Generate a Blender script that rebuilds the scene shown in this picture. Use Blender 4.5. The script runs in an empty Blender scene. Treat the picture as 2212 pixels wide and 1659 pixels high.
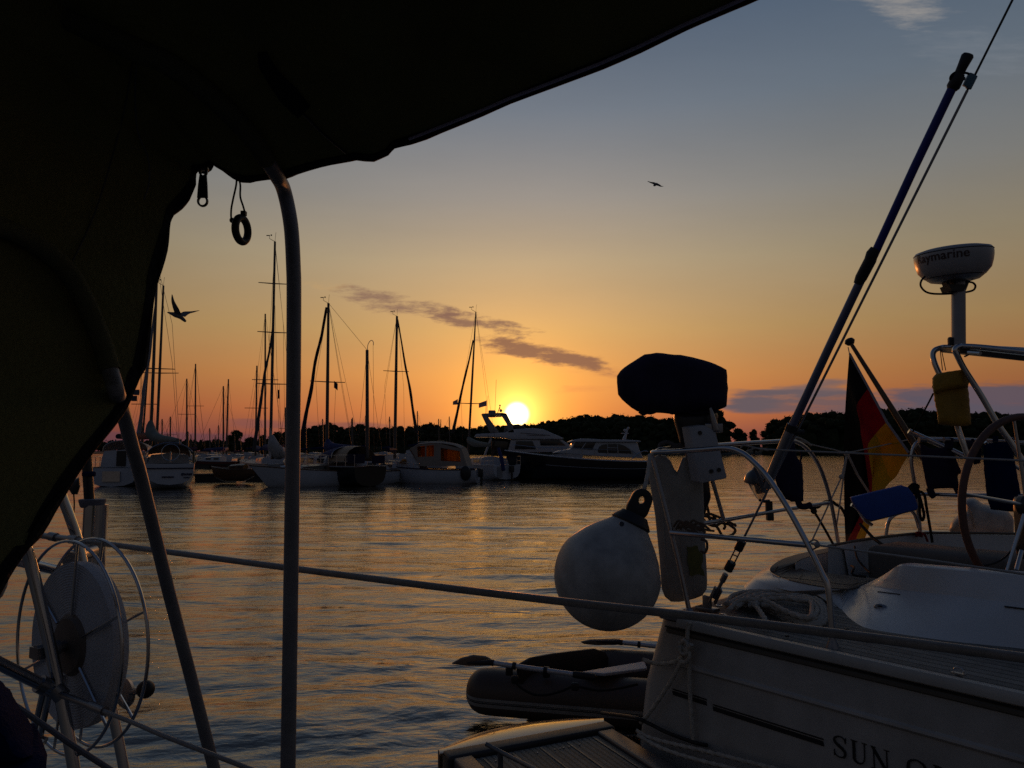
import bpy, bmesh, math, random
import numpy as np
from mathutils import Vector, Matrix
from mathutils.bvhtree import BVHTree
R = math.radians
random.seed(7); rng = np.random.default_rng(7)
SC = bpy.context.scene
COL = SC.collection

# ------------------------------------------------------------------ camera
EYE = Vector((0, 0, 1.9)); FPX = 1598.0; PITCH = R(5.2)
cam = bpy.data.objects.new('camera', bpy.data.cameras.new('camera')); COL.objects.link(cam)
cam.location = EYE; cam.rotation_euler = (R(90) + PITCH, 0, 0)
cam.data.sensor_width = 36; cam.data.lens = 36 * FPX / 2212
cam.data.clip_start = 0.02; cam.data.clip_end = 9000
SC.camera = cam

# ------------------------------------------------------------------ sky, sun, exposure
SUN_EL, SUN_AZ = R(2.85), R(0.38)
SUN_DIR = Vector((math.sin(SUN_AZ) * math.cos(SUN_EL), math.cos(SUN_AZ) * math.cos(SUN_EL), math.sin(SUN_EL)))
world = bpy.data.worlds.new('World'); SC.world = world; world.use_nodes = True
def build_sky():
    nt = world.node_tree; n = nt.nodes; l = nt.links
    def math_(op, a, b=None, c=None, clamp=False):
        m = n.new('ShaderNodeMath'); m.operation = op; m.use_clamp = clamp
        for i, q in enumerate((a, b, c)):
            if q is None: continue
            if isinstance(q, (int, float)): m.inputs[i].default_value = q
            else: l.new(q, m.inputs[i])
        return m.outputs[0]
    def sstep(x, a, b):
        m = n.new('ShaderNodeMapRange'); m.interpolation_type = 'SMOOTHSTEP'
        l.new(x, m.inputs[0]); m.inputs[1].default_value = a; m.inputs[2].default_value = b
        return m.outputs[0]
    def mix(f, a, b, mode='MIX'):
        m = n.new('ShaderNodeMix'); m.data_type = 'RGBA'; m.blend_type = mode; m.clamp_factor = True
        for sock, q in ((m.inputs[0], f), (m.inputs[6], a), (m.inputs[7], b)):
            if isinstance(q, (int, float)): sock.default_value = q
            elif isinstance(q, tuple): sock.default_value = (*q, 1)
            else: l.new(q, sock)
        return m.outputs[2]
    def ramp(x, stops):
        r = n.new('ShaderNodeValToRGB'); e = r.color_ramp.elements
        e[0].position = stops[0][0]; e[0].color = (*stops[0][1], 1)
        e[1].position = stops[-1][0]; e[1].color = (*stops[-1][1], 1)
        for p, c in stops[1:-1]:
            q = e.new(p); q.color = (*c, 1)
        l.new(x, r.inputs[0]); return r.outputs[0]
    def noise(vec, scale, detail=4, rough=.55):
        t = n.new('ShaderNodeTexNoise'); t.inputs['Scale'].default_value = scale
        t.inputs['Detail'].default_value = detail; t.inputs['Roughness'].default_value = rough
        l.new(vec, t.inputs['Vector']); return t.outputs['Fac']
    tc = n.new('ShaderNodeTexCoord'); D = tc.outputs['Generated']
    sp = n.new('ShaderNodeSeparateXYZ'); l.new(D, sp.inputs[0]); X, Y, Z = sp.outputs
    sky = n.new('ShaderNodeTexSky'); sky.sky_type = 'NISHITA'; sky.sun_disc = False
    sky.sun_elevation = SUN_EL; sky.sun_rotation = SUN_AZ; sky.dust_density = 3.0; sky.air_density = 1.3
    hyp = math_('SQRT', math_('ADD', math_('MULTIPLY', X, X), math_('MULTIPLY', Y, Y)))
    caz = math_('DIVIDE', Y, math_('MAXIMUM', hyp, .001))          # 1 towards the sunset, -1 away from it
    zz = math_('MAXIMUM', Z, 0.0)
    def s(r, g, b):
        return tuple(((c / 255 + .055) / 1.055) ** 2.4 if c > 10 else c / 255 / 12.92 for c in (r, g, b))
    front = ramp(zz, [(0.0, s(104, 58, 66)), (.022, s(132, 70, 68)), (.055, s(176, 98, 64)), (.10, s(188, 126, 74)), (.16, s(180, 145, 95)),
                      (.25, s(166, 152, 124)), (.33, s(143, 143, 139)), (.43, s(114, 128, 142)), (.52, s(92, 111, 133)), (.7, s(60, 69, 84)), (1.0, s(38, 52, 78))])
    back = ramp(zz, [(0.0, s(68, 62, 60)), (.1, s(82, 74, 72)), (.3, s(76, 77, 82)), (.6, s(54, 67, 90)), (1.0, s(38, 52, 78))])
    base = mix(sstep(caz, .1, .98), back, front)
    # the Nishita sky lights the dome evenly underneath the sunset bands
    base = mix(1.0, base, mix(1.0, sky.outputs[0], (.006, .007, .010), 'MULTIPLY'), 'ADD')
    dv = n.new('ShaderNodeVectorMath'); dv.operation = 'DOT_PRODUCT'; l.new(D, dv.inputs[0]); dv.inputs[1].default_value = SUN_DIR
    cs = dv.outputs['Value']
    ang = math_('ARCCOSINE', math_('MINIMUM', cs, 1.0))
    def glow(col, width, power, amp):
        g = math_('MULTIPLY', math_('POWER', 2.71828, math_('MULTIPLY', math_('POWER', math_('DIVIDE', ang, width), power), -1.0)), amp)
        return mix(1.0, (0, 0, 0), mix(1.0, (*col,), g, 'MULTIPLY'), 'ADD') if False else mix(1.0, g, col, 'MULTIPLY')
    side = math_('SUBTRACT', 1.0, math_('MULTIPLY', sstep(ang, .1, .62), .30))
    base = mix(1.0, base, side, 'MULTIPLY')
    for col, wd, pw, am in (((1.0, .40, .07), .17, 1.1, .27), ((1.0, .44, .03), .060, 1.10, 1.0), ((1.0, .74, .16), .026, 1.4, 1.5)):
        base = mix(1.0, base, glow(col, wd, pw, am), 'ADD')
    # ---- clouds far beyond the horizon (tangent-plane coordinates of the sunset side)
    yy = math_('MAXIMUM', Y, .05)
    A = math_('DIVIDE', X, yy); E = math_('DIVIDE', Z, yy)
    cv = n.new('ShaderNodeCombineXYZ'); l.new(A, cv.inputs[0]); l.new(E, cv.inputs[1])
    def warp(sx, sy, off=0):
        c = n.new('ShaderNodeCombineXYZ'); l.new(math_('MULTIPLY', A, sx), c.inputs[0]); l.new(math_('MULTIPLY', E, sy), c.inputs[1]); c.inputs[2].default_value = off
        return c.outputs[0]
    frontm = sstep(Y, .3, .5)
    def band(a0, e0, a1, e1, w, nz, lo, hi, ends=.05):
        # soft streak along the segment (a0,e0)-(a1,e1), broken up by noise
        L = math.hypot(a1 - a0, e1 - e0); ux, uy = (a1 - a0) / L, (e1 - e0) / L
        p = math_('ADD', math_('MULTIPLY', math_('SUBTRACT', A, a0), ux), math_('MULTIPLY', math_('SUBTRACT', E, e0), uy))
        q = math_('ADD', math_('MULTIPLY', math_('SUBTRACT', A, a0), -uy), math_('MULTIPLY', math_('SUBTRACT', E, e0), ux))
        env = math_('MULTIPLY', sstep(math_('ABSOLUTE', q), w, w * .1), math_('MULTIPLY', sstep(p, -ends, ends), sstep(p, L + ends, L - ends)))
        return math_('MULTIPLY', math_('MULTIPLY', sstep(math_('ADD', nz, math_('MULTIPLY', math_('SUBTRACT', env, 1.0), .55)), lo, hi), sstep(env, 0.02, .4)), frontm)
    nz1 = noise(warp(12, 44), 1.6, 9, .68); nz2 = noise(warp(6, 40, 3.1), 1.5, 5, .55)
    k = lambda x, y: ((x - 1106) / FPX, (975 - y) / FPX * 1.0)
    cl = s(122, 92, 84)
    tilt = math.tan(PITCH)
    def ke(x, y):  # overview pixel -> tangent coordinates of the direction
        a = (x - 1106) / FPX; b = (829.5 - y) / FPX
        dy = math.cos(PITCH) - b * math.sin(PITCH); dz = math.sin(PITCH) + b * math.cos(PITCH)
        return a / dy, dz / dy
    for (p0, p1, w, nz, lo, hi, cc, am, en) in (
        ((700, 622), (1020, 690), .034, nz1, .31, .60, s(132, 100, 88), .8, .06),
        ((880, 668), (1190, 728), .027, nz1, .32, .58, s(136, 100, 84), .85, .06),
        ((1020, 732), (1330, 797), .026, nz1, .22, .50, s(140, 98, 78), .9, .05),
        ((1170, 786), (1420, 815), .03, nz2, .45, .75, s(185, 118, 78), .5, .06),
        ((1150, 840), (1480, 850), .03, nz2, .45, .7, s(215, 130, 80), .4, .08),
        ((1560, 876), (1850, 828), .030, nz2, .22, .50, s(106, 94, 98), .8, .05),
        ((1560, 862), (2330, 902), .034, nz2, .18, .46, s(96, 87, 94), .8, .05),
        ((1900, 860), (2500, 868), .044, nz2, .14, .40, s(88, 82, 94), .9, .08),
        ((430, 913), (860, 922), .016, nz2, .30, .55, s(124, 78, 76), .6, .08),
        ((100, 945), (640, 952), .022, nz2, .2, .5, s(92, 62, 72), .6, .1),
        ((560, 600), (800, 625), .022, nz1, .40, .70, s(205, 160, 100), .35, .06)):
        a0, e0 = ke(*p0); a1, e1 = ke(*p1)
        f = band(a0, e0, a1, e1, w, nz, lo, hi, en)
        base = mix(math_('MULTIPLY', f, am), base, cc)
    # thin pale cirrus high up
    nz3 = noise(warp(5, 26, 7.7), 2.2, 8, .66)
    a0, e0 = ke(1850, -30); a1, e1 = ke(2030, 22)
    f = band(a0, e0, a1, e1, .085, nz3, .16, .62, .10)
    base = mix(math_('MULTIPLY', f, .95), base, s(158, 152, 146))
    a0, e0 = ke(1900, 80); a1, e1 = ke(2330, 130)
    f = band(a0, e0, a1, e1, .10, nz3, .32, .80, .12)
    base = mix(math_('MULTIPLY', f, .6), base, s(122, 128, 136))
    # veils of barely visible unevenness over the whole sky
    nv = noise(warp(2.2, 9, 1.3), 1.4, 5, .6)
    base = mix(1.0, base, math_('ADD', .93, math_('MULTIPLY', nv, .14)), 'MULTIPLY')
    # the sun's own disc
    disc = sstep(ang, .0195, .0095)
    base = mix(disc, base, (4.5, 3.5, 2.0))
    # below the horizon: dim
    base = mix(sstep(Z, -.02, 0.0), s(30, 26, 28), base)
    bg = n['Background']; l.new(base, bg.inputs[0]); bg.inputs[1].default_value = 1.0
build_sky()
sl = bpy.data.lights.new('sun', 'SUN'); sl.energy = .30; sl.angle = R(.53); sl.color = (1.0, .30, .07)
so = bpy.data.objects.new('sun', sl); COL.objects.link(so); so.location = SUN_DIR * 50
so.rotation_euler = (-SUN_DIR).to_track_quat('-Z', 'Y').to_euler()
SC.view_settings.view_transform = 'Standard'; SC.view_settings.look = 'None'
SC.cycles.sample_clamp_direct = 3.0
SC.cycles.use_denoising = False      # keep the fine ripple and a little sensor-like grain
SC.view_settings.exposure = 0; SC.view_settings.gamma = 1; SC.view_settings.use_curve_mapping = False

# ------------------------------------------------------------------ directions and places
def ray(x, y):
    a = (x - 1106) / FPX; b = (829.5 - y) / FPX
    return Vector((a, math.cos(PITCH) - b * math.sin(PITCH), math.sin(PITCH) + b * math.cos(PITCH)))
def P(x, y, d):
    q = ray(x, y); return EYE + q * (d / q.y)
def Pz(x, y, z):
    q = ray(x, y); return EYE + q * ((z - EYE.z) / q.z)
BO = Vector((.76, 3.94, 0)); BU = Vector((.63, -.777, 0)).normalized(); BV = Vector((.777, .63, 0)).normalized()
def bt(s, t, z): return BO + BU * s + BV * t + Vector((0, 0, z))      # neighbour yacht: forward, athwart, up
def Ps(x, y, t=0.0):
    q = ray(x, y); k = (BO + BV * t - EYE).dot(BV) / q.dot(BV); return EYE + q * k
def Pst(x, y, s=0.0):
    q = ray(x, y); k = (BO + BU * s - EYE).dot(BU) / q.dot(BU); return EYE + q * k
def st_of(p): r = p - BO; return r.dot(BU), r.dot(BV), p.z

# ------------------------------------------------------------------ materials
MATS = {}
def mat(name, col, rough=.5, metal=0.0, var=.12, nscale=6.0, bump=0.0, bscale=60.0, spec=.5, rvar=.1, col2=None, trans=0.0, sheen=0.0, coat=0.0):
    if name in MATS: return MATS[name]
    m = bpy.data.materials.new(name); m.use_nodes = True; nt = m.node_tree; n = nt.nodes; l = nt.links
    b = n['Principled BSDF']; tc = n.new('ShaderNodeTexCoord')
    nz = n.new('ShaderNodeTexNoise'); nz.inputs['Scale'].default_value = nscale; nz.inputs['Detail'].default_value = 6; nz.inputs['Roughness'].default_value = .62
    l.new(tc.outputs['Object'], nz.inputs['Vector'])
    r = n.new('ShaderNodeValToRGB'); r.color_ramp.elements[0].position = .3; r.color_ramp.elements[1].position = .72
    c2 = col2 or tuple(min(1, c * (1 + var)) for c in col)
    r.color_ramp.elements[0].color = (*[c * (1 - var) for c in col], 1); r.color_ramp.elements[1].color = (*c2, 1)
    l.new(nz.outputs['Fac'], r.inputs[0]); l.new(r.outputs[0], b.inputs['Base Color'])
    mr = n.new('ShaderNodeMapRange'); mr.inputs[3].default_value = max(.02, rough - rvar); mr.inputs[4].default_value = min(1, rough + rvar)
    l.new(nz.outputs['Fac'], mr.inputs[0]); l.new(mr.outputs[0], b.inputs['Roughness'])
    b.inputs['Metallic'].default_value = metal; b.inputs['Specular IOR Level'].default_value = spec
    b.inputs['Transmission Weight'].default_value = trans
    b.inputs['Coat Weight'].default_value = coat
    if bump:
        nb = n.new('ShaderNodeTexNoise'); nb.inputs['Scale'].default_value = bscale; nb.inputs['Detail'].default_value = 4
        l.new(tc.outputs['Object'], nb.inputs['Vector'])
        bp = n.new('ShaderNodeBump'); bp.inputs['Strength'].default_value = bump; bp.inputs['Distance'].default_value = .02
        l.new(nb.outputs['Fac'], bp.inputs['Height']); l.new(bp.outputs[0], b.inputs['Normal'])
    MATS[name] = m; return m
steel = mat('polished steel', (.50, .51, .53), .20, 1.0, .10, 9, rvar=.09)
dull_steel = mat('dull steel', (.30, .30, .31), .38, 1.0, .2, 12)
alu = mat('grey anodised tube', (.26, .265, .29), .42, .85, .12, 8)
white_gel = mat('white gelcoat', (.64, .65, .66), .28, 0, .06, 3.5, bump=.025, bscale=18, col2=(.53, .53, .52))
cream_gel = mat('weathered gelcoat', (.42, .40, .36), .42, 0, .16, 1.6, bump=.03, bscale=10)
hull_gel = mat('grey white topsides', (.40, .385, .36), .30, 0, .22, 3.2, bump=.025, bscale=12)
black_rub = mat('black rubber', (.012, .012, .013), .55, 0, .25, 30, bump=.1)
black_pl = mat('black plastic', (.015, .015, .017), .4, 0, .2, 20)
canvas_hem = mat('black binding', (.012, .012, .013), .85, 0, .3, 20, bump=.3, bscale=120, spec=.15)
frame_tube = mat('scuffed frame tube', (.22, .22, .235), .55, .25, .16, 24, bump=.04, bscale=160)
wire_mat = mat('coated wire', (.30, .285, .27), .45, 0, .18, 40, bump=.05, bscale=90)
rope_mat = mat('weathered rope', (.46, .42, .36), .85, 0, .22, 30, bump=.4, bscale=160, spec=.2)
dark_rope = mat('black rope', (.018, .017, .018), .85, 0, .2, 30, bump=.4, bscale=160, spec=.2)
red_rope = mat('red rope', (.22, .02, .02), .85, 0, .2, 30, bump=.4, bscale=160, spec=.2)
navy = mat('navy cloth', (.003, .012, .055), .9, 0, .25, 9, bump=.3, bscale=160, spec=.04)
navy_blk = mat('dark navy canvas', (.022, .018, .046), .85, 0, .25, 9, bump=.3, bscale=140, spec=.2)
blue_pad = mat('bright blue vinyl', (.010, .075, .36), .55, 0, .12, 8, bump=.1, bscale=120)
blue_cloth = mat('blue sail cover', (.012, .022, .11), .8, 0, .25, 4, bump=.3, bscale=60)
yellow = mat('yellow pvc cloth', (.36, .20, .012), .6, 0, .22, 7, bump=.35, bscale=26)
webbing = mat('blue grey webbing', (.50, .50, .52), .8, 0, .1, 14, bump=.2, bscale=200)
fender_w = mat('scuffed white fender', (.35, .34, .32), .5, 0, .30, 9, bump=.06, bscale=60)
fender_g = mat('grimy white fender', (.30, .285, .25), .55, 0, .25, 5, bump=.08, bscale=30)
def cloth(name, col, thru=.4):
    m = mat(name, col, .85, 0, .2, 5, bump=.25, bscale=120, spec=.1); nt = m.node_tree; n = nt.nodes; l = nt.links
    b = n['Principled BSDF']; t = n.new('ShaderNodeBsdfTranslucent'); src = b.inputs['Base Color'].links[0].from_socket
    l.new(src, t.inputs[0]); mx = n.new('ShaderNodeMixShader'); mx.inputs[0].default_value = thru
    l.new(b.outputs[0], mx.inputs[1]); l.new(t.outputs[0], mx.inputs[2]); l.new(mx.outputs[0], n['Material Output'].inputs[0]); return m
def planks(name, col, dark, pitch, axis, rough=.75, groove=.16):
    m = bpy.data.materials.new(name); m.use_nodes = True; nt = m.node_tree; n = nt.nodes; l = nt.links; b = n['Principled BSDF']
    tc = n.new('ShaderNodeTexCoord'); dt = n.new('ShaderNodeVectorMath'); dt.operation = 'DOT_PRODUCT'
    l.new(tc.outputs['Object'], dt.inputs[0]); dt.inputs[1].default_value = axis
    mm = n.new('ShaderNodeMath'); mm.operation = 'MULTIPLY'; mm.inputs[1].default_value = 1 / pitch; l.new(dt.outputs['Value'], mm.inputs[0])
    fr = n.new('ShaderNodeMath'); fr.operation = 'FRACT'; l.new(mm.outputs[0], fr.inputs[0])
    fl = n.new('ShaderNodeMath'); fl.operation = 'FLOOR'; l.new(mm.outputs[0], fl.inputs[0])
    st = n.new('ShaderNodeMath'); st.operation = 'GREATER_THAN'; st.inputs[1].default_value = groove; l.new(fr.outputs[0], st.inputs[0])
    wn = n.new('ShaderNodeTexWhiteNoise'); wn.noise_dimensions = '1D'; l.new(fl.outputs[0], wn.inputs['W'])
    nz = n.new('ShaderNodeTexNoise'); nz.inputs['Scale'].default_value = 14; nz.inputs['Detail'].default_value = 7; l.new(tc.outputs['Object'], nz.inputs['Vector'])
    ad = n.new('ShaderNodeMath'); ad.operation = 'MULTIPLY_ADD'; l.new(wn.outputs['Value'], ad.inputs[0]); ad.inputs[1].default_value = .45; l.new(nz.outputs['Fac'], ad.inputs[2])
    rp = n.new('ShaderNodeValToRGB'); rp.color_ramp.elements[0].position = .3; rp.color_ramp.elements[1].position = 1.0
    rp.color_ramp.elements[0].color = (*[c * .6 for c in col], 1); rp.color_ramp.elements[1].color = (*[c * 1.25 for c in col], 1); l.new(ad.outputs[0], rp.inputs[0])
    mx = n.new('ShaderNodeMix'); mx.data_type = 'RGBA'; l.new(st.outputs[0], mx.inputs[0]); mx.inputs[6].default_value = (*dark, 1); l.new(rp.outputs[0], mx.inputs[7])
    l.new(mx.outputs[2], b.inputs['Base Color']); b.inputs['Roughness'].default_value = rough
    bp = n.new('ShaderNodeBump'); bp.inputs['Strength'].default_value = .5; bp.inputs['Distance'].default_value = .006; l.new(st.outputs[0], bp.inputs['Height']); l.new(bp.outputs[0], b.inputs['Normal'])
    return m
sleeve = cloth('sleeve cloth', (.15, .15, .085), .28)
canvas = cloth('olive canvas', (.19, .195, .09), .36)
teak_deck = planks('teak deck planking', (.21, .195, .17), (.01, .01, .01), .052, (*BV,), groove=.13)
teak_rim = mat('teak', (.15, .11, .078), .6, 0, .25, 12, bump=.1, bscale=50)
wood_dark = mat('varnished wood', (.10, .045, .018), .35, 0, .3, 10)
leather = mat('brown leather wheel cover', (.11, .05, .035), .6, 0, .25, 30, bump=.1)
glass_dk = mat('dark window glass', (.02, .022, .026), .06, 0, .2, 4, spec=.6)
red_paint = mat('dark red antifouling', (.10, .012, .01), .5, 0, .2, 3)
dk_hull = mat('black blue hull paint', (.006, .007, .010), .22, 0, .2, 3)
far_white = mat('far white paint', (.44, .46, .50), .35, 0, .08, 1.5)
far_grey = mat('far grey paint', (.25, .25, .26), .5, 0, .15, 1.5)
tan_canvas = mat('tan canopy canvas', (.30, .25, .21), .85, 0, .12, 3, bump=.2, bscale=40)
grey_cover = mat('grey green sail cover', (.17, .18, .16), .85, 0, .2, 3, bump=.3, bscale=20)
mast_mat = mat('weathered mast alloy', (.10, .09, .085), .5, .5, .1, 3)
light_mast = mat('pale mast alloy', (.42, .42, .44), .45, .5, .1, 3)
rig_mat = mat('rigging wire', (.05, .05, .05), .5, .5, .1, 3)
pile_mat = mat('dark piling', (.03, .026, .022), .85, 0, .3, 4)
dinghy_mat = mat('olive grey pvc', (.085, .055, .038), .5, 0, .15, 5, bump=.05, bscale=60)
dinghy_dk = mat('dark brown board', (.022, .013, .010), .6, 0, .2, 8)
stripe_grey = mat('pale grey strip', (.34, .31, .27), .6, 0, .15, 9)
leafm = mat('dark foliage', (.030, .036, .016), .9, 0, .4, .3, spec=.1)
barkm = mat('bark', (.05, .038, .028), .9, 0, .3, 3)
gull_mat = mat('gull plumage', (.12, .12, .125), .8, 0, .3, 12)
ink = mat('black lettering', (.012, .012, .014), .45, 0, .05, 5)

# ------------------------------------------------------------------ mesh builder
class MB:
    def __init__(self, T=None): self.v = []; self.f = []; self.T = T
    def add(self, vs, fs):
        o = len(self.v)
        self.v += [Vector(self.T(Vector(p)) if self.T else p) for p in vs]
        self.f += [tuple(i + o for i in q) for q in fs]
        return self
    def box(self, c, size, rot=None, ax=None):
        c = Vector(c); h = [q / 2 for q in size]
        if ax is None:
            M = rot if rot is not None else Matrix.Identity(3); ax = [M @ Vector(e) for e in ((1, 0, 0), (0, 1, 0), (0, 0, 1))]
        vs = [c + ax[0] * (sx * h[0]) + ax[1] * (sy * h[1]) + ax[2] * (sz * h[2]) for sx in (-1, 1) for sy in (-1, 1) for sz in (-1, 1)]
        return self.add(vs, [(0, 1, 3, 2), (4, 6, 7, 5), (0, 4, 5, 1), (2, 3, 7, 6), (0, 2, 6, 4), (1, 5, 7, 3)])
    def prism(self, pts, ext):
        n = len(pts); ext = Vector(ext); vs = [Vector(p) for p in pts] + [Vector(p) + ext for p in pts]
        return self.add(vs, [tuple(range(n - 1, -1, -1)), tuple(range(n, 2 * n))] + [(i, (i + 1) % n, n + (i + 1) % n, n + i) for i in range(n)])
    def tube(self, pts, r, seg=10, closed=False, cap=True, lob=None, flat=None):
        pts = [Vector(p) for p in pts]; n = len(pts)
        rr = r if isinstance(r, (list, tuple)) else [r] * n
        vs, fs = [], []; prev = None; dist = 0
        for i, p in enumerate(pts):
            if closed: tg = pts[(i + 1) % n] - pts[i - 1]
            else: tg = pts[min(i + 1, n - 1)] - pts[max(i - 1, 0)]
            tg = tg.normalized() if tg.length > 1e-9 else Vector((0, 0, 1))
            if prev is None:
                a = tg.orthogonal().normalized()
                if flat is not None: a = (Vector(flat) - tg * tg.dot(Vector(flat))).normalized()
            else:
                a = prev - tg * prev.dot(tg); a = a.normalized() if a.length > 1e-6 else tg.orthogonal().normalized()
            prev = a; b = tg.cross(a)
            if i: dist += (p - pts[i - 1]).length
            for k in range(seg):
                th = 2 * math.pi * k / seg; q = rr[i]
                if lob: q *= 1 + lob[0] * math.cos(lob[1] * (th - dist * lob[2]))
                vs.append(p + a * (math.cos(th) * q) + b * (math.sin(th) * q))
        for i in range(n if closed else n - 1):
            j = (i + 1) % n
            for k in range(seg): fs.append((i * seg + k, i * seg + (k + 1) % seg, j * seg + (k + 1) % seg, j * seg + k))
        if cap and not closed: fs += [tuple(range(seg - 1, -1, -1)), tuple((n - 1) * seg + k for k in range(seg))]
        return self.add(vs, fs)
    def lathe(self, prof, base, axis, seg=24):        # prof: (radius, height along axis)
        axis = Vector(axis).normalized(); base = Vector(base); a = axis.orthogonal().normalized(); b = axis.cross(a)
        vs = [base + axis * h + (a * math.cos(2 * math.pi * k / seg) + b * math.sin(2 * math.pi * k / seg)) * max(r, 1e-4) for r, h in prof for k in range(seg)]
        fs = [(i * seg + k, i * seg + (k + 1) % seg, (i + 1) * seg + (k + 1) % seg, (i + 1) * seg + k) for i in range(len(prof) - 1) for k in range(seg)]
        fs += [tuple(range(seg - 1, -1, -1)), tuple((len(prof) - 1) * seg + k for k in range(seg))]
        return self.add(vs, fs)
    def grid(self, rows, thick=0.0, close_rows=False):
        m, n = len(rows), len(rows[0])
        rows = [[Vector(p) for p in r] for r in rows]
        vs = [p for r in rows for p in r]
        fs = [(i * n + j, i * n + j + 1, (i + 1) * n + j + 1, (i + 1) * n + j) for i in range(m - 1) for j in range(n - 1)]
        if thick:
            nr = []
            for i in range(m):
                for j in range(n):
                    du = rows[min(i + 1, m - 1)][j] - rows[max(i - 1, 0)][j]; dv = rows[i][min(j + 1, n - 1)] - rows[i][max(j - 1, 0)]
                    q = du.cross(dv); nr.append(q.normalized() if q.length > 1e-12 else Vector((0, 0, 1)))
            N = len(vs); vs = vs + [p + q * thick for p, q in zip(vs, nr)]
            fs += [tuple(N + i for i in reversed(q)) for q in fs]
            edge = [(0, j) for j in range(n)] + [(i, n - 1) for i in range(1, m)] + [(m - 1, j) for j in range(n - 2, -1, -1)] + [(i, 0) for i in range(m - 2, 0, -1)]
            ids = [i * n + j for i, j in edge]
            fs += [(ids[(k + 1) % len(ids)], ids[k], ids[k] + N, ids[(k + 1) % len(ids)] + N) for k in range(len(ids))]
        return self.add(vs, fs)
    def ball(self, c, r, seg=16, rings=10, scale=(1, 1, 1), ax=None):
        c = Vector(c); ax = ax or [Vector((1, 0, 0)), Vector((0, 1, 0)), Vector((0, 0, 1))]
        prof = []
        vs = []
        for i in range(rings + 1):
            ph = math.pi * i / rings; rr = max(math.sin(ph), 1e-3)
            for k in range(seg):
                th = 2 * math.pi * k / seg
                vs.append(c + ax[0] * (math.cos(th) * rr * r * scale[0]) + ax[1] * (math.sin(th) * rr * r * scale[1]) + ax[2] * (-math.cos(ph) * r * scale[2]))
        fs = [(i * seg + k, i * seg + (k + 1) % seg, (i + 1) * seg + (k + 1) % seg, (i + 1) * seg + k) for i in range(rings) for k in range(seg)]
        return self.add(vs, fs)
    def build(self, name, material, parent=None, bevel=0.0, smooth=40, sub=0, label=None):
        me = bpy.data.meshes.new(name)
        if parent is None:
            xs = np.array([tuple(p) for p in self.v]); lo, hi = xs.min(0), xs.max(0)
            off = Vector(((lo[0] + hi[0]) / 2, (lo[1] + hi[1]) / 2, lo[2]))
        else:
            q = parent
            while q.parent is not None: q = q.parent
            off = q.location
        me.from_pydata([tuple(p - off) for p in self.v], [], self.f)
        bm = bmesh.new(); bm.from_mesh(me); bmesh.ops.recalc_face_normals(bm, faces=bm.faces)
        if bevel:
            es = [e for e in bm.edges if len(e.link_faces) == 2 and e.calc_face_angle(0) > R(35)]
            bmesh.ops.bevel(bm, geom=es, offset=bevel, segments=3, profile=.5, affect='EDGES', clamp_overlap=True)
        bm.to_mesh(me); bm.free()
        if smooth:
            me.shade_smooth()
            try: me.set_sharp_from_angle(angle=R(smooth))
            except Exception: pass
        o = bpy.data.objects.new(name, me); COL.objects.link(o)
        me.materials.append(material)
        if parent is None: o.location = off
        else: o.parent = parent
        if sub:
            md = o.modifiers.new('soft', 'SUBSURF'); md.levels = sub; md.render_levels = sub
        if label: o['label'] = label
        return o
def spl(pts, n=8, closed=False):
    pts = [Vector(p) for p in pts]; out = []; m = len(pts)
    for i in range(m if closed else m - 1):
        if closed: p0, p1, p2, p3 = pts[i - 1], pts[i], pts[(i + 1) % m], pts[(i + 2) % m]
        else: p0, p1, p2, p3 = pts[max(i - 1, 0)], pts[i], pts[i + 1], pts[min(i + 2, m - 1)]
        for k in range(n):
            t = k / n; out.append(.5 * ((2 * p1) + (p2 - p0) * t + (2 * p0 - 5 * p1 + 4 * p2 - p3) * t * t + (3 * p1 - p0 - 3 * p2 + p3) * t ** 3))
    if not closed: out.append(pts[-1])
    return out
def resample(pts, n):
    pts = [Vector(p) for p in pts]; d = [0]
    for a, b in zip(pts, pts[1:]): d.append(d[-1] + (b - a).length)
    out = []; j = 0
    for i in range(n):
        s = d[-1] * i / (n - 1)
        while j < len(pts) - 2 and d[j + 1] < s: j += 1
        t = (s - d[j]) / max(d[j + 1] - d[j], 1e-9); out.append(pts[j].lerp(pts[j + 1], min(max(t, 0), 1)))
    return out
def thing(name, label, cat, loc, group=None):
    o = bpy.data.objects.new(name, None); COL.objects.link(o); o.location = Vector(loc); o.empty_display_size = .2
    o['label'] = label; o['category'] = cat
    if group: o['group'] = group
    return o
def tag(o, label, cat, group=None):
    o['label'] = label; o['category'] = cat
    if group: o['group'] = group
    return o
def struct(o): o['kind'] = 'structure'; return o
def rope(pts, r, n=10, seg=9, twist=True):
    ps = resample(spl(pts, n), max(8, int(sum((Vector(a) - Vector(b)).length for a, b in zip(pts, pts[1:])) / (r * .9))))
    return ps, dict(r=r, seg=seg, lob=(.16, 3, 1.1 / r * .35) if twist else None)
def add_rope(mb, pts, r, twist=True):
    ps, kw = rope(pts, r, twist=twist); mb.tube(ps, kw['r'], kw['seg'], lob=kw['lob']); return mb

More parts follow.
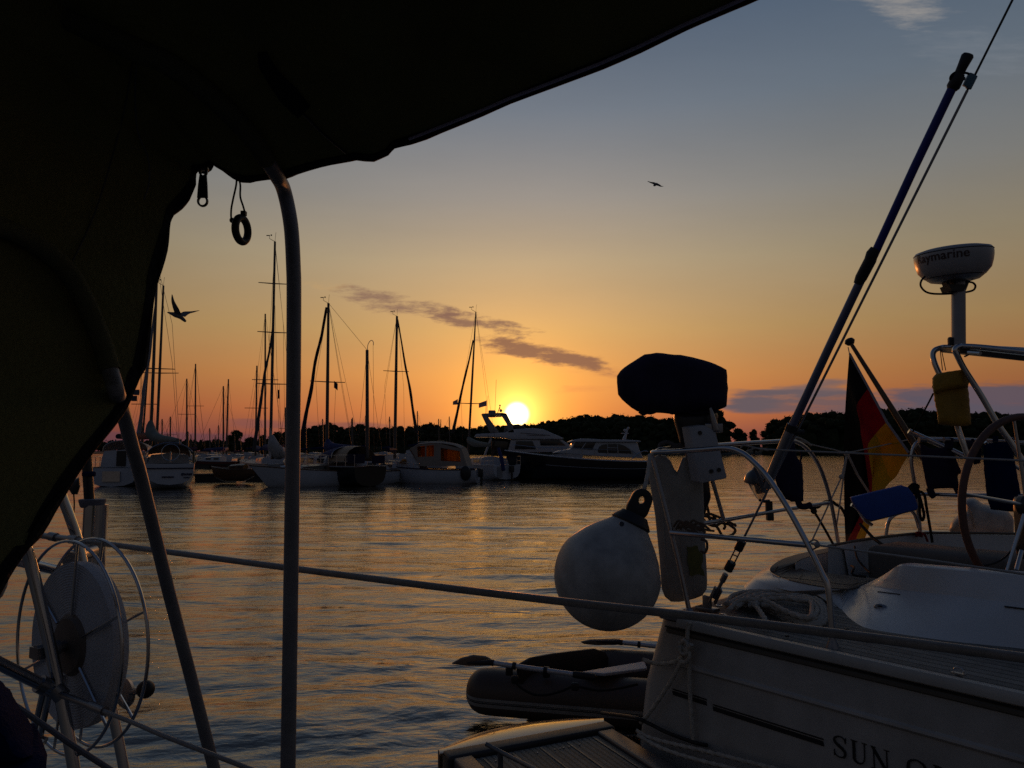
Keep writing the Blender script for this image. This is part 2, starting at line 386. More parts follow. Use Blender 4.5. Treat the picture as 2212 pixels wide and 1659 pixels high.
# ================================================================== water and shores
def build_water():
    ys = [-60, -30, -14, -7, -3, -1, 0, .6, 1.1, 1.5]; y = 1.8
    while y < 48: ys.append(y); y *= 1.0062
    while y < 4000: ys.append(y); y *= 1.06
    ys = np.array(ys); NC = 380
    c = np.linspace(-1, 1, NC); c = np.sign(c) * (np.abs(c) * .9 + .1 * np.abs(c) ** 3)
    half = np.where(ys < 1.5, 60, .92 * np.abs(ys) + 1.5); half = np.maximum(half, np.where(ys < 1.6, 60, 0))
    far = np.clip((ys - 40) / 400, 0, 1); half = half * (1 + far * 1.2)
    X = half[:, None] * c[None, :]; Y = np.repeat(ys[:, None], NC, 1)
    H = np.zeros_like(X)
    fade_far = np.clip(1.0 - (ys - 26) / 22, 0, 1)[:, None] * np.clip((ys - 1.5) / .5, 0, 1)[:, None]
    g = np.random.default_rng(3)
    patch = .75 + .35 * np.sin(X * .9 + .5 * np.sin(Y * .7)) * np.sin(Y * .55 + 1.3 + .4 * np.sin(X * .5))
    for i in range(84):
        if i < 34: lam = .50 * (1.5 / .50) ** g.random(); th = g.normal(-1.52, .20); slope = .0125
        elif i < 76: lam = .11 * (.42 / .11) ** g.random(); th = g.normal(-1.5, .55); slope = .0105
        else: lam = g.uniform(2, 5); th = g.normal(-1.5, .4); slope = .005
        k = 2 * math.pi / lam; ph = g.random() * 6.28; amp = slope / k
        sp = (2 * .92 * np.abs(ys) / NC)[:, None]
        f = np.clip((lam / np.maximum(sp, 1e-3) - 2.2) / 3, 0, 1) * np.clip((lam / (np.gradient(ys)[:, None] + 1e-6) - 2.5) / 3, 0, 1)
        a = k * (X * math.cos(th) + Y * math.sin(th)) + ph + .5 * np.sin(.6 * X + 1.7 * i) + .4 * np.sin(.5 * Y + i)
        s = np.sin(a)
        H += amp * f * (s + .30 * np.cos(2 * a)) * (patch if lam < .7 else 1)
    H *= fade_far
    n, m = X.shape
    co = np.stack([X, Y, H], -1).reshape(-1, 3).astype(np.float32)
    idx = np.arange(n * m).reshape(n, m)
    q = np.stack([idx[:-1, :-1], idx[:-1, 1:], idx[1:, 1:], idx[1:, :-1]], -1).reshape(-1, 4)
    me = bpy.data.meshes.new('water'); me.vertices.add(len(co)); me.vertices.foreach_set('co', co.ravel())
    me.loops.add(q.size); me.loops.foreach_set('vertex_index', q.ravel().astype(np.int32))
    me.polygons.add(len(q)); me.polygons.foreach_set('loop_start', np.arange(0, q.size, 4, dtype=np.int32)); me.polygons.foreach_set('loop_total', np.full(len(q), 4, dtype=np.int32))
    me.update(); me.shade_smooth()
    o = bpy.data.objects.new('water', me); COL.objects.link(o); struct(o)
    w = bpy.data.materials.new('harbour water'); w.use_nodes = True; nt = w.node_tree; nn = nt.nodes; l = nt.links; b = nn['Principled BSDF']
    b.inputs['Base Color'].default_value = (.030, .026, .018, 1); b.inputs['Roughness'].default_value = .06; b.inputs['IOR'].default_value = 2.5
    tc = nn.new('ShaderNodeTexCoord'); mp = nn.new('ShaderNodeMapping'); mp.inputs['Scale'].default_value = (.42, 1.0, 1.0); l.new(tc.outputs['Object'], mp.inputs['Vector'])
    n1 = nn.new('ShaderNodeTexNoise'); n1.inputs['Scale'].default_value = 15; n1.inputs['Detail'].default_value = 5; n1.inputs['Roughness'].default_value = .6; n1.inputs['Distortion'].default_value = .6
    n2 = nn.new('ShaderNodeTexNoise'); n2.inputs['Scale'].default_value = 1.1; n2.inputs['Detail'].default_value = 4; n2.inputs['Distortion'].default_value = .8
    l.new(mp.outputs[0], n1.inputs['Vector']); l.new(mp.outputs[0], n2.inputs['Vector'])
    b1 = nn.new('ShaderNodeBump'); b1.inputs['Strength'].default_value = .8; b1.inputs['Distance'].default_value = .009
    b2 = nn.new('ShaderNodeBump'); b2.inputs['Strength'].default_value = .8; b2.inputs['Distance'].default_value = .105
    l.new(n1.outputs['Fac'], b1.inputs['Height']); l.new(n2.outputs['Fac'], b2.inputs['Height']); l.new(b2.outputs[0], b1.inputs['Normal']); l.new(b1.outputs[0], b.inputs['Normal'])
    me.materials.append(w)
build_water()

ground_mat = mat('dark shore earth', (.035, .033, .02), .95, 0, .35, .05)
def shore_strip(name, pts, back, zb):
    fr = [Vector(p) for p in pts]; rows = []
    for k, (dy, z) in enumerate(((0, -.6), (2, .5), (14, zb * .35), (45, zb), (back, zb * 1.1))):
        rows.append([Vector((p.x * (1 + dy / p.y), p.y + dy, z)) for p in fr])
    return struct(MB().grid(rows).build(name, ground_mat))
shore_strip('far_shore', [P(x, 981, d) for x, d in ((-900, 560), (300, 560), (700, 540))], 160, 1.2)
shore_strip('hill', [P(x, 982, d) for x, d in ((560, 520), (800, 500), (1100, 440), (1400, 400), (1620, 390), (2000, 385), (2600, 380), (3300, 380))], 260, 4.5)
distant = shore_strip('distant_shore', [P(x, 978, 1150) for x in (-900, 0, 400, 700)], 300, 2.0)

# ------------------------------------------------------------------ trees
def leaf_cloud(centres, radii, per, size, rs):
    """small leaf-sprays spread through ellipsoid lumps -> (verts, quads)"""
    V_, F_ = [], []
    for c, r in zip(centres, radii):
        u = rs.normal(size=(per, 3)); u /= np.linalg.norm(u, axis=1)[:, None]
        rad = rs.uniform(.72, 1.14, size=(per, 1))
        p = np.array(c) + u * rad * np.array(r)
        a = rs.normal(size=(per, 3)); a /= np.linalg.norm(a, axis=1)[:, None]
        b = np.cross(a, rs.normal(size=(per, 3))); b /= np.linalg.norm(b, axis=1)[:, None]
        s = size * rs.uniform(.55, 1.3, size=(per, 1))
        q = np.stack([p + a * s, p + b * s * .7, p - a * s, p - b * s * .7], 1)
        V_.append(q.reshape(-1, 3))
    V_ = np.concatenate(V_); n = len(V_) // 4
    return V_, np.arange(n * 4).reshape(n, 4)
def lump_core(centres, radii, rs):
    """solid knobbly cores so that no crown is see-through in its middle"""
    t = (1 + 5 ** .5) / 2
    bm = bmesh.new(); bmesh.ops.create_icosphere(bm, subdivisions=2, radius=1)
    bv = np.array([v.co[:] for v in bm.verts]); bf = np.array([[v.index for v in f.verts] for f in bm.faces]); bm.free()
    V_, F_ = [], []; o = 0
    for c, r in zip(centres, radii):
        k = 1 + .22 * np.sin(bv @ rs.normal(size=3) * 3.2 + rs.random() * 6)[:, None] + .12 * rs.normal(size=(len(bv), 1))
        V_.append(np.array(c) + bv * k * np.array(r) * .84); F_.append(bf + o); o += len(bv)
    return np.concatenate(V_), np.concatenate(F_)
def mesh_np(name, parts, material, parent=None, off=None):
    me = bpy.data.meshes.new(name); vs, fs, o = [], [], 0
    for v_, f_ in parts:
        vs.append(v_); fs += [tuple(int(i) + o for i in q) for q in f_]; o += len(v_)
    vs = np.concatenate(vs)
    if off is None: off = np.array([(vs[:, 0].min() + vs[:, 0].max()) / 2, (vs[:, 1].min() + vs[:, 1].max()) / 2, vs[:, 2].min()])
    me.from_pydata((vs - off).tolist(), [], fs); me.materials.append(material); me.shade_smooth()
    ob = bpy.data.objects.new(name, me); COL.objects.link(ob)
    if parent is None: ob.location = off
    else: ob.parent = parent
    return ob
def crown_lumps(base, h, w, rs, n=8):
    cs, rr = [], []
    for i in range(n):
        a = rs.random() * 6.28; q = rs.random() ** .6
        z = h * rs.uniform(.34, .84)
        wide = w * .5 * (1 - abs(z / h - .55) * .9)
        cs.append((base[0] + math.cos(a) * wide * q * .75, base[1] + math.sin(a) * wide * q * .75, base[2] + z))
        s = w * rs.uniform(.12, .28); rr.append((s, s, s * rs.uniform(.7, .95)))
    cs.append((base[0], base[1], base[2] + h * .86)); rr.append((w * .22, w * .22, h * .14))
    return cs, rr
def prof(pr, x):
    for (x0, y0), (x1, y1) in zip(pr, pr[1:]):
        if x0 <= x <= x1: return y0 + (y1 - y0) * (x - x0) / (x1 - x0)
    return pr[0][1] if x < pr[0][0] else pr[-1][1]
MID = [(560, 944), (575, 940), (600, 936), (622, 931), (650, 926), (672, 921), (690, 916), (705, 912), (722, 915), (740, 921), (760, 921), (778, 915), (800, 919), (829, 924), (845, 921), (859, 919), (871, 916), (884, 920), (896, 919), (913, 915), (930, 913.5), (941, 916),
       (950, 921), (965, 922), (978, 924), (997, 920), (1012, 924), (1027, 924), (1045, 916), (1065, 917), (1085, 919), (1105, 917), (1121, 916), (1140, 917), (1155, 915), (1177, 911), (1213, 903), (1240, 899), (1262, 896), (1284, 894), (1300, 898), (1314, 900), (1330, 894), (1343, 891), (1355, 899), (1378, 897), (1403, 897),
       (1418, 905), (1432, 900), (1456, 902), (1500, 898), (1540, 897), (1556, 900), (1567, 912)]
RGT = [(1656, 932), (1665, 908), (1680, 899), (1703, 898), (1741, 893), (1782, 887), (1826, 887), (1880, 884), (1949, 881), (1990, 881), (2022, 887), (2060, 889), (2099, 891), (2130, 889), (2148, 885), (2176, 893), (2203, 899), (2260, 897), (2400, 880), (2700, 870)]
def forest(name, pr, x0, x1, dfun, step, rows, rs, leaf=.55, gap=None):
    cs, rr = [], []; x = x0
    while x <= x1:
        for r in range(rows):
            xx = x + rs.uniform(-step, step) * .5; d = dfun(xx) + 12 + r * 16 + rs.uniform(-5, 5)
            top = prof(pr, xx) + (0 if r == rows - 1 else (rows - 1 - r) * rs.uniform(6, 16)) + rs.uniform(-2.2, 2.6)
            pt = P(xx, top, d); h = pt.z - .3
            w = max(h * .55, d * step * 2.1 / FPX) * rs.uniform(1.0, 1.3)
            a, b = crown_lumps((pt.x, pt.y, .3), h, w, rs, 8); a.append((pt.x, pt.y, h * .34)); b.append((w * .5, w * .4, h * .40))
            if x1 - xx < step * 1.2 or xx - x0 < step * 1.2: a, b = a[:-1], b[:-1]
            cs += a; rr += b
        x += step
    lv, lf = leaf_cloud(cs, rr, 46, leaf, rs); cv, cf = lump_core(cs, rr, rs)
    # undergrowth down to the waterline
    us, ur = [], []; x = x0
    while x <= x1:
        d = dfun(x) + 4 + rs.uniform(0, 6); pt = P(x, 960, d); us.append((pt.x, pt.y, 1.6)); ur.append((4.5, 4, rs.uniform(2.2, 4.6))); x += 7
    uv, uf = lump_core(us, ur, rs)
    ob = mesh_np(name, [(lv, lf), (cv, cf), (uv, uf)], leafm); ob['kind'] = 'stuff'; return ob
rs = np.random.default_rng(11)
dm = lambda x: 500 - (x - 560) * .11 if x < 1400 else 400
o = forest('forest', MID, 562, 1566, dm, 9, 4, rs, .5); o['label'] = 'dark wooded hill line behind the moored boats'; o['category'] = 'forest'
o = forest('forest', RGT, 1662, 2560, lambda x: 385, 15, 3, rs); o['label'] = 'dark rounded wood beyond the flag and radar pole'; o['category'] = 'forest'
LOW = [(-400, 950), (200, 951), (330, 952), (385, 950), (430, 950), (470, 949), (490, 951), (560, 952)]
cs, rr = [], []
for i in range(150):
    x = -300 + i * 6 + rs.uniform(-3, 3); d = 1180 + rs.uniform(0, 60); pt = P(x, prof(LOW, x) + rs.uniform(-1.2, 2.2), d)
    cs.append((pt.x, pt.y, pt.z * .55)); rr.append((5, 5, pt.z * .5))
o = mesh_np('treeline', [leaf_cloud(cs, rr, 26, 1.2, rs), lump_core(cs, rr, rs)], leafm); o['kind'] = 'stuff'; o['label'] = 'low flat wood on the farthest shore'; o['category'] = 'treeline'

def tree(label, x, ytop, d, wpx, kind='round', group=None, seed=1):
    rs = np.random.default_rng(seed); pt = P(x, ytop, d); h = pt.z - .4; w = wpx * d / FPX; b = (pt.x, pt.y, .4)
    root = thing('pine_tree' if kind == 'cone' else 'tree', label, 'tree', b, group)
    off = np.array(b)
    tb = MB(); tb.tube([Vector(b) + Vector((0, 0, z * h)) for z in (0, .2, .45, .75)], [w * .05 + .15, w * .04 + .1, w * .03, .08], 8)
    for k in range(6):
        a = k * 1.05; tb.tube([Vector(b) + Vector((0, 0, h * (.3 + .07 * k))), Vector(b) + Vector((math.cos(a) * w * .3, math.sin(a) * w * .3, h * (.45 + .07 * k)))], [.16, .05], 6)
    tb.build('trunk', barkm, root)
    if kind == 'cone':
        cs, rr = [], []
        for i in range(9):
            z = h * (.12 + .86 * i / 8); s = w * .5 * (1.03 - i / 8.3)
            for k in range(3 if i < 6 else 1):
                a = rs.random() * 6.28; cs.append((b[0] + math.cos(a) * s * .35, b[1] + math.sin(a) * s * .35, b[2] + z)); rr.append((s * .72, s * .72, h * .06))
    else:
        cs, rr = crown_lumps(b, h, w, rs, 13)
        for i in range(5): a = i * 1.26; cs.append((b[0] + math.cos(a) * w * .28, b[1] + math.sin(a) * w * .28, b[2] + h * .3)); rr.append((w * .2, w * .2, h * .17))
    mesh_np('crown', [leaf_cloud(cs, rr, 110, w * .022 + .12, rs), lump_core(cs, rr, rs)], leafm, root, off)
    return root
tree('broad round tree standing alone over the far marina', 509, 929, 330, 44, 'round', None, 21)
tree('small bushy tree between the lone round tree and the white wooden boat', 543, 944, 330, 34, 'round', None, 22)
tree('tree behind the white mast with a rounded double crown', 600, 932, 340, 42, 'round', None, 27)
tree('pointed conifer rising above the wooded ridge behind the tan canopy boat', 952, 909, 430, 15, 'cone', None, 23)
tree('tall leafy tree at the end of the wood just behind the outboard motor', 1552, 884, 360, 52, 'round', None, 24)
tree('low spreading tree in the gap between the two woods', 1594, 925, 375, 46, 'round', None, 25)
tree('small conifer like tree in the gap nearer the flag side wood', 1628, 927, 380, 30, 'round', None, 26)

# ================================================================== far boats
def local(pos, fwd):
    f = Vector((fwd[0], fwd[1], 0)).normalized(); p = Vector((-f.y, f.x, 0)); pos = Vector(pos)
    return lambda q: pos + f * q.x + p * q.y + Vector((0, 0, q.z))
def hull_lines(L, B, fs, fb, tr, n=16, rake=.5, full=1.0, stern_z=0.0):
    st = []
    for i in range(n):
        s = i / (n - 1); m = .42
        if s < m: b = tr + (1 - tr) * math.sin(math.pi / 2 * s / m)
        else: b = max(.02, math.cos(math.pi / 2 * ((s - m) / (1 - m)) ** (1.5 * full)))
        b *= B / 2; z = fs + (fb - fs) * s ** 1.7 - .06 * math.sin(math.pi * s)
        kz = -.3 + .3 * max(0, (s - .7) / .3) ** 2 + max(0, (.25 - s) / .25) ** 1.5 * (.3 + stern_z)
        half = []
        for wb, wz in ((1, 1), (.985, .72), (.93, .45), (.80, .22), (.5, .06), (0, 0)):
            zz = kz + (z - kz) * wz; half.append(Vector((s * L + rake * (zz / max(z, .1) - 1) * max(0, (s - .6) / .4), b * wb, zz)))
        st.append(half + [Vector((q.x, -q.y, q.z)) for q in half[-2::-1]])
    return st
def hull_mesh(T, st, root, hm, dm_, trim=None, bevel=0):
    mb = MB(T); mb.grid(st); n = len(st[0]); mb.add(st[0], [tuple(range(n))]); mb.build('hull', hm, root, smooth=50)
    dk = []
    for h in st:
        a, b = h[0], h[-1]; dk.append([a.lerp(b, k / 6) + Vector((0, 0, -.02 + .05 * math.sin(math.pi * k / 6))) for k in range(7)])
    MB(T).grid(dk).build('deck', dm_, root)
    mb = MB(T)
    for k in (0, -1): mb.tube([h[k] + Vector((0, 0, .02)) for h in st], .035, 6)
    mb.build('toe_rail', trim or wood_dark, root)
def cabin_mesh(T, x0, x1, w0, w1, z0, z1, root, m, win=glass_dk, nwin=3, slope=.5, yw=None):
    sec = []
    for i in range(7):
        s = i / 6; x = x0 + (x1 - x0) * s; w = (w0 + (w1 - w0) * s) / 2; zt = z1 - (z1 - z0) * .25 * s * s
        if i == 6: x += slope * .0
        sec.append([Vector((x, w, z0)), Vector((x, w * .96, z0 + (zt - z0) * .55)), Vector((x, w * .86, zt - .03)), Vector((x, 0, zt + .05)), Vector((x, -w * .86, zt - .03)), Vector((x, -w * .96, z0 + (zt - z0) * .55)), Vector((x, -w, z0))])
    front = [Vector((x1 + slope, q.y * .6, z0 + .02)) for q in sec[-1]]; sec.append(front)
    mb = MB(T); mb.grid(sec); mb.add(sec[0], [tuple(range(7))]); cb = mb.build('cabin', m, root, smooth=30)
    for sd in (1, -1):
        for k in range(nwin):
            a = (k + .18) / nwin; b = (k + .82) / nwin
            pts = []
            for s in (a, b):
                x = x0 + (x1 - x0) * s; w = (w0 + (w1 - w0) * s) / 2
                pts.append((x, w))
            h = z1 - z0
            mb = MB(T)
            q = [Vector((pts[0][0], sd * (pts[0][1] * .975 + .012), z0 + h * .34)), Vector((pts[1][0], sd * (pts[1][1] * .975 + .012), z0 + h * .34)), Vector((pts[1][0], sd * (pts[1][1] * .93 + .012), z0 + h * .70)), Vector((pts[0][0], sd * (pts[0][1] * .93 + .012), z0 + h * .70))]
            mb.prism(q, Vector((0, sd * .015, 0))); mb.build('window', win, cb)
    return cb
def hood(T, x, w, z, h, ln, root, m, name='sprayhood', fr=steel, window=None):
    rows = []
    for i in range(6):
        s = i / 5; hh = h * math.cos(s * 1.25) ; xx = x + ln * math.sin(s * 1.45)
        rows.append([Vector((xx, w / 2 * math.cos(a), z + hh * math.sin(a) ** .7 if math.sin(a) > 0 else z)) for a in np.linspace(0, math.pi, 13)])
    hd = MB(T).grid(rows, .02).build(name, m, root)
    MB(T).tube(rows[0], .022, 6).build('frame', fr, hd)
    return hd
def mast_set(root, base, top, r, m, spreads=(), spread_w=1.0, tvec=(1, 0, 0), wind=True, thick_top=.7):
    base = Vector(base); top = Vector(top)
    mm = MB().tube([base, base.lerp(top, .5), top], [r, r * .95, r * thick_top], 10).build('mast', m, root)
    tv = Vector(tvec).normalized()
    for s in spreads:
        c = base.lerp(top, s); MB().tube([c - tv * spread_w - Vector((0, 0, -.03)), c, c + tv * spread_w], [.022, .035, .022], 6).build('spreader', m, mm)
    if wind:
        w = MB(); w.tube([top, top + Vector((-.32, 0, .18)), top + Vector((-.32, 0, .34))], .014, 5)
        w.box(top + Vector((-.40, 0, .36)), (.2, .02, .05)); w.tube([top, top + Vector((.04, 0, .55))], .010, 4); w.ball(top + Vector((-.22, 0, .38)), .05, 6, 4)
        w.build('wind_vane', rig_mat, mm)
    return mm
def lines(root, name, segs, r, m=None):
    mb = MB()
    for a, b in segs: mb.tube([a, b], r, 4)
    return mb.build(name, m or rig_mat, root)
def wob_tube(mb, a, b, r0, r1, rs, amp=.05, n=14):
    a = Vector(a); b = Vector(b)
    k = 5; pts = spl([a.lerp(b, i / k) + Vector((rs.normal(), rs.normal(), 0)) * amp * .6 * math.sin(math.pi * i / k) for i in range(k + 1)], 5)
    return mb.tube(pts, [r0 + (r1 - r0) * (i / (len(pts) - 1)) * (1 + .18 * math.sin(i * .9)) + rs.uniform(-.1, .1) * r0 for i in range(len(pts))], 8)
def rails(T, st, root, h=.6, idx=None, r=.018):
    n = len(st); ids = idx or range(0, n)
    for k in (0, -1):
        mb = MB(T)
        top = [st[i][k] + Vector((0, 0, h)) for i in ids]; mb.tube(top, r, 5); mb.tube([p - Vector((0, 0, h * .5)) for p in top], r * .6, 5)
        for i in ids: mb.tube([st[i][k], st[i][k] + Vector((0, 0, h))], r, 5)
        mb.build('guard_rail', steel, root)
rb = np.random.default_rng(5)

# ---- A: stern of a white motor sailer, partly behind the canopy
def boat_a():
    pos = P(240, 1050, 40.2); pos.z = 0; T = local(pos, (-.12, 1)); root = thing('motor_sailer', 'white motor sailer seen from its stern with a dark folded cover above the cabin', 'boat', pos, 'boats moored along the pontoon')
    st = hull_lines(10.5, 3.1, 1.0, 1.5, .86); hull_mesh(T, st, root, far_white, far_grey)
    cb = cabin_mesh(T, 1.6, 6.2, 2.5, 2.0, 1.0, 1.95, root, far_white, nwin=3)
    MB(T).box((1.58, .15, 1.5), (.05, .5, .85)).build('door', black_pl, cb)
    MB(T).box((1.57, -.75, 1.62), (.03, .6, .34)).build('window', glass_dk, cb)
    hood(T, 1.7, 2.4, 1.9, .62, 1.4, root, far_grey)
    mb = MB(T); mb.tube([(.6, 0, 2.72), (3.5, 0, 2.78), (6.5, 0, 2.9)], [.14, .2, .24], 10); mb.build('boom_cover', navy_blk, root)
    mb = MB(T); mb.box((-.06, 0, .55), (.05, .9, .55)); mb.build('ladder', steel, root)
    mast_set(root, T(Vector((6.6, 0, 1.2))), T(Vector((6.6, 0, 12.5))), .09, mast_mat, (.5,), 1.2)
    rails(T, st, root, .6, range(0, 6))
    return root
boat_a()
# ---- B: white sloop with pale blue transom, grey green sail cover
def boat_b():
    pos = P(366, 1056, 37.4); pos.z = 0; fwd = Vector((-.50, 1, 0)); T = local(pos, fwd)
    root = thing('sailboat', 'white sloop with a rounded pale transom and grey green cover over its boom', 'sailboat', pos, 'boats moored along the pontoon')
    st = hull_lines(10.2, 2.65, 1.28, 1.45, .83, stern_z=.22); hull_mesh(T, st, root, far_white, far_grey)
    mb = MB(T); mb.box((-.03, 0, 1.05), (.05, 2.16, .05)); mb.box((-.04, .1, .62), (.03, .55, .06)); mb.build('transom_band', navy_blk, root)
    # lettering too small to read: three short dark dashes
    mb = MB(T); 
    for k in range(6): mb.box((-.035, -.55 - k * .085, .74 + .012 * (k % 2)), (.02, .06, .10 + .04 * (k == 0)))
    for k in range(4): mb.box((-.035, -.66 - k * .075, .58), (.02, .05, .06))
    mb.build('lettering', navy_blk, root)
    cabin_mesh(T, 2.2, 6.5, 2.0, 1.5, 1.25, 1.75, root, far_white, nwin=3)
    hood(T, 2.6, 2.1, 1.6, .72, 1.5, root, tan_canvas); 
    mb = MB(T); mb.tube([Vector((1.2, 1.25 * math.cos(a), 1.35 + 1.0 * math.sin(a))) for a in np.linspace(0, math.pi, 15)], .03, 6); mb.build('bimini_arch', steel, root)
    rows = [[Vector((x, 1.25 * math.cos(a), 1.35 + (1.0 + dz) * math.sin(a))) for a in np.linspace(.35, math.pi - .35, 11)] for x, dz in ((1.0, 0), (1.5, .05), (2.2, 0))]
    MB(T).grid(rows, .02).build('bimini', navy_blk, root)
    mb = MB(T); mb.box((.9, -1.12, 1.62), (.5, .08, .6)); mb.build('dodger', mat('yellow green dodger', (.10, .10, .03), .8), root)
    mb = MB(T); mb.tube([(.3, 0, 1.35), (.3, 0, 1.9)], .04, 6); mb.tube([Vector((.45, .42 * math.cos(a), 1.85 + .42 * math.sin(a))) for a in np.linspace(0, 6.283, 20)], .018, 5); mb.build('steering_wheel', steel, root)
    d = 42.3; mb_, mt = P(325, 962, d), P(340, 572, d)
    m = mast_set(root, mb_, mt, .095, mast_mat, (.42,), 1.15, (1, .3, 0))
    be = P(390, 957, 38.6); bb = P(327, 950, 42.1)
    MB().tube([bb, be], .07, 8).build('boom', light_mast, root)
    mb = MB(); pts = [P(326, 909, 42.2), P(325, 922, 42.1), P(327, 936, 41.9), P(336, 944, 41.6), P(350, 948, 40.8), P(368, 950, 39.8), P(384, 952, 38.8)]
    mb.tube(spl(pts, 5), [r for r in np.interp(np.linspace(0, 6, 31), range(7), [.10, .24, .33, .28, .22, .18, .12])], 10); mb.build('sail_cover', grey_cover, root)
    mb = MB(); wob_tube(mb, P(338, 645, d), P(297, 952, 46), .05, .13, rb, .05); mb.build('furled_sail', mat('pale furled sail', (.30, .32, .36), .8), root)
    sl_, sr = P(306, 783, d), P(372, 783, d)
    lines(root, 'rigging', [(mt, sr), (sr, P(386, 985, 41)), (mt, P(372, 700, 41.5)), (P(372, 700, 41.5), P(388, 960, 38)), (mt, sl_), (sl_, P(306, 975, 42))], .011)
    rails(T, st, root, .6, range(0, 9))
    # pennants on the leeward halyard
    for (x, y, lab, c) in ((302, 840, 'small pennant flying highest beside the grey furled sail', (.10, .10, .12)), (297, 853, 'small dark pennant just under another on one halyard', (.06, .05, .06))):
        p = P(x, y, 42.5); fl = MB().grid([[p + Vector((-.55 + .28 * i, .05 * math.sin(i * 2), -.06 * i * (1 - i * .3) + dz)) for i in range(3)] for dz in (0, -.16, -.32)], .01).build('pennant', mat('pennant %d' % x, c, .8))
        tag(fl, lab, 'flag')
    h = MB(); h.tube([P(304, 800, 42.5), P(302, 960, 42.5)], .010, 4); h.build('halyard', rig_mat, root)
boat_b()
# ---- C: white wooden yacht, bow towards the canopy
def boat_c():
    bow = P(538, 1046, 39.0); stern = Vector((bow.x + 6.8, bow.y + 5.6, 0)); bow.z = 0; L = (stern - bow).length
    T = local(stern, bow - stern); root = thing('wooden_yacht', 'low white wooden yacht with brown cabin and a white cover on its boom', 'sailboat', stern, 'boats moored along the pontoon')
    st = hull_lines(L, 2.5, .75, 1.15, .35, rake=1.0); hull_mesh(T, st, root, far_white, wood_dark, wood_dark)
    cabin_mesh(T, 3.0, 6.0, 1.5, 1.1, .78, 1.2, root, wood_dark, nwin=2)
    rows = [[Vector((6.2 + .25 * i, .5 * math.cos(a) * (1 - .12 * i), .95 + .28 * math.sin(a) * (1 - .1 * i))) for a in np.linspace(0, math.pi, 9)] for i in range(5)]
    MB(T).grid(rows, .02).build('hatch_cover', far_white, root)
    d = 41.4; b_, t_ = P(584, 985, d), P(594, 522, d)
    m = mast_set(root, b_, t_, .085, mast_mat, (.33, .57, .80), .85, (1, .2, 0))
    MB().tube([b_, P(585, 925, d)], [.10, .088], 10).build('mast_foot', light_mast, m)
    mb = MB(); wob_tube(mb, P(590, 702, d), P(548, 975, 39.6), .05, .10, rb, .05); mb.build('furled_sail', mat('dark furled sail', (.05, .045, .045), .85), root)
    mb = MB(); pts = [P(587, 940, d), P(590, 958, d), P(597, 975, d + .3), P(606, 979, d + .8), P(616, 976, d + 1.8), P(640, 976, d + 3.4)]
    mb.tube(spl(pts, 5), [r for r in np.interp(np.linspace(0, 5, 26), range(6), [.09, .30, .42, .34, .26, .14])], 10); mb.build('sail_cover', mat('white sail cover', (.36, .36, .37), .85, 0, .15, 3), root)
    MB().tube([P(586, 990, d), P(640, 982, d + 3.4)], .05, 6).build('boom', wood_dark, root)
    lines(root, 'rigging', [(t_, P(570, 940, d)), (t_, P(612, 700, d)), (P(612, 700, d), P(616, 985, d)), (P(594, 530, d), P(640, 960, 45)), (P(594, 660, d), P(604, 985, d)), (P(603, 828, d), P(608, 980, d))], .009)
    p = P(600, 842, d); tag(MB().grid([[p + Vector((dx, .03 * math.sin(dx * 9), dz)) for dx in (0, .05, .1)] for dz in (0, -.25, -.5)], .012).build('pennant', red_paint), 'narrow drooping pennant under the spreader of the white wooden yacht', 'flag')
boat_c()
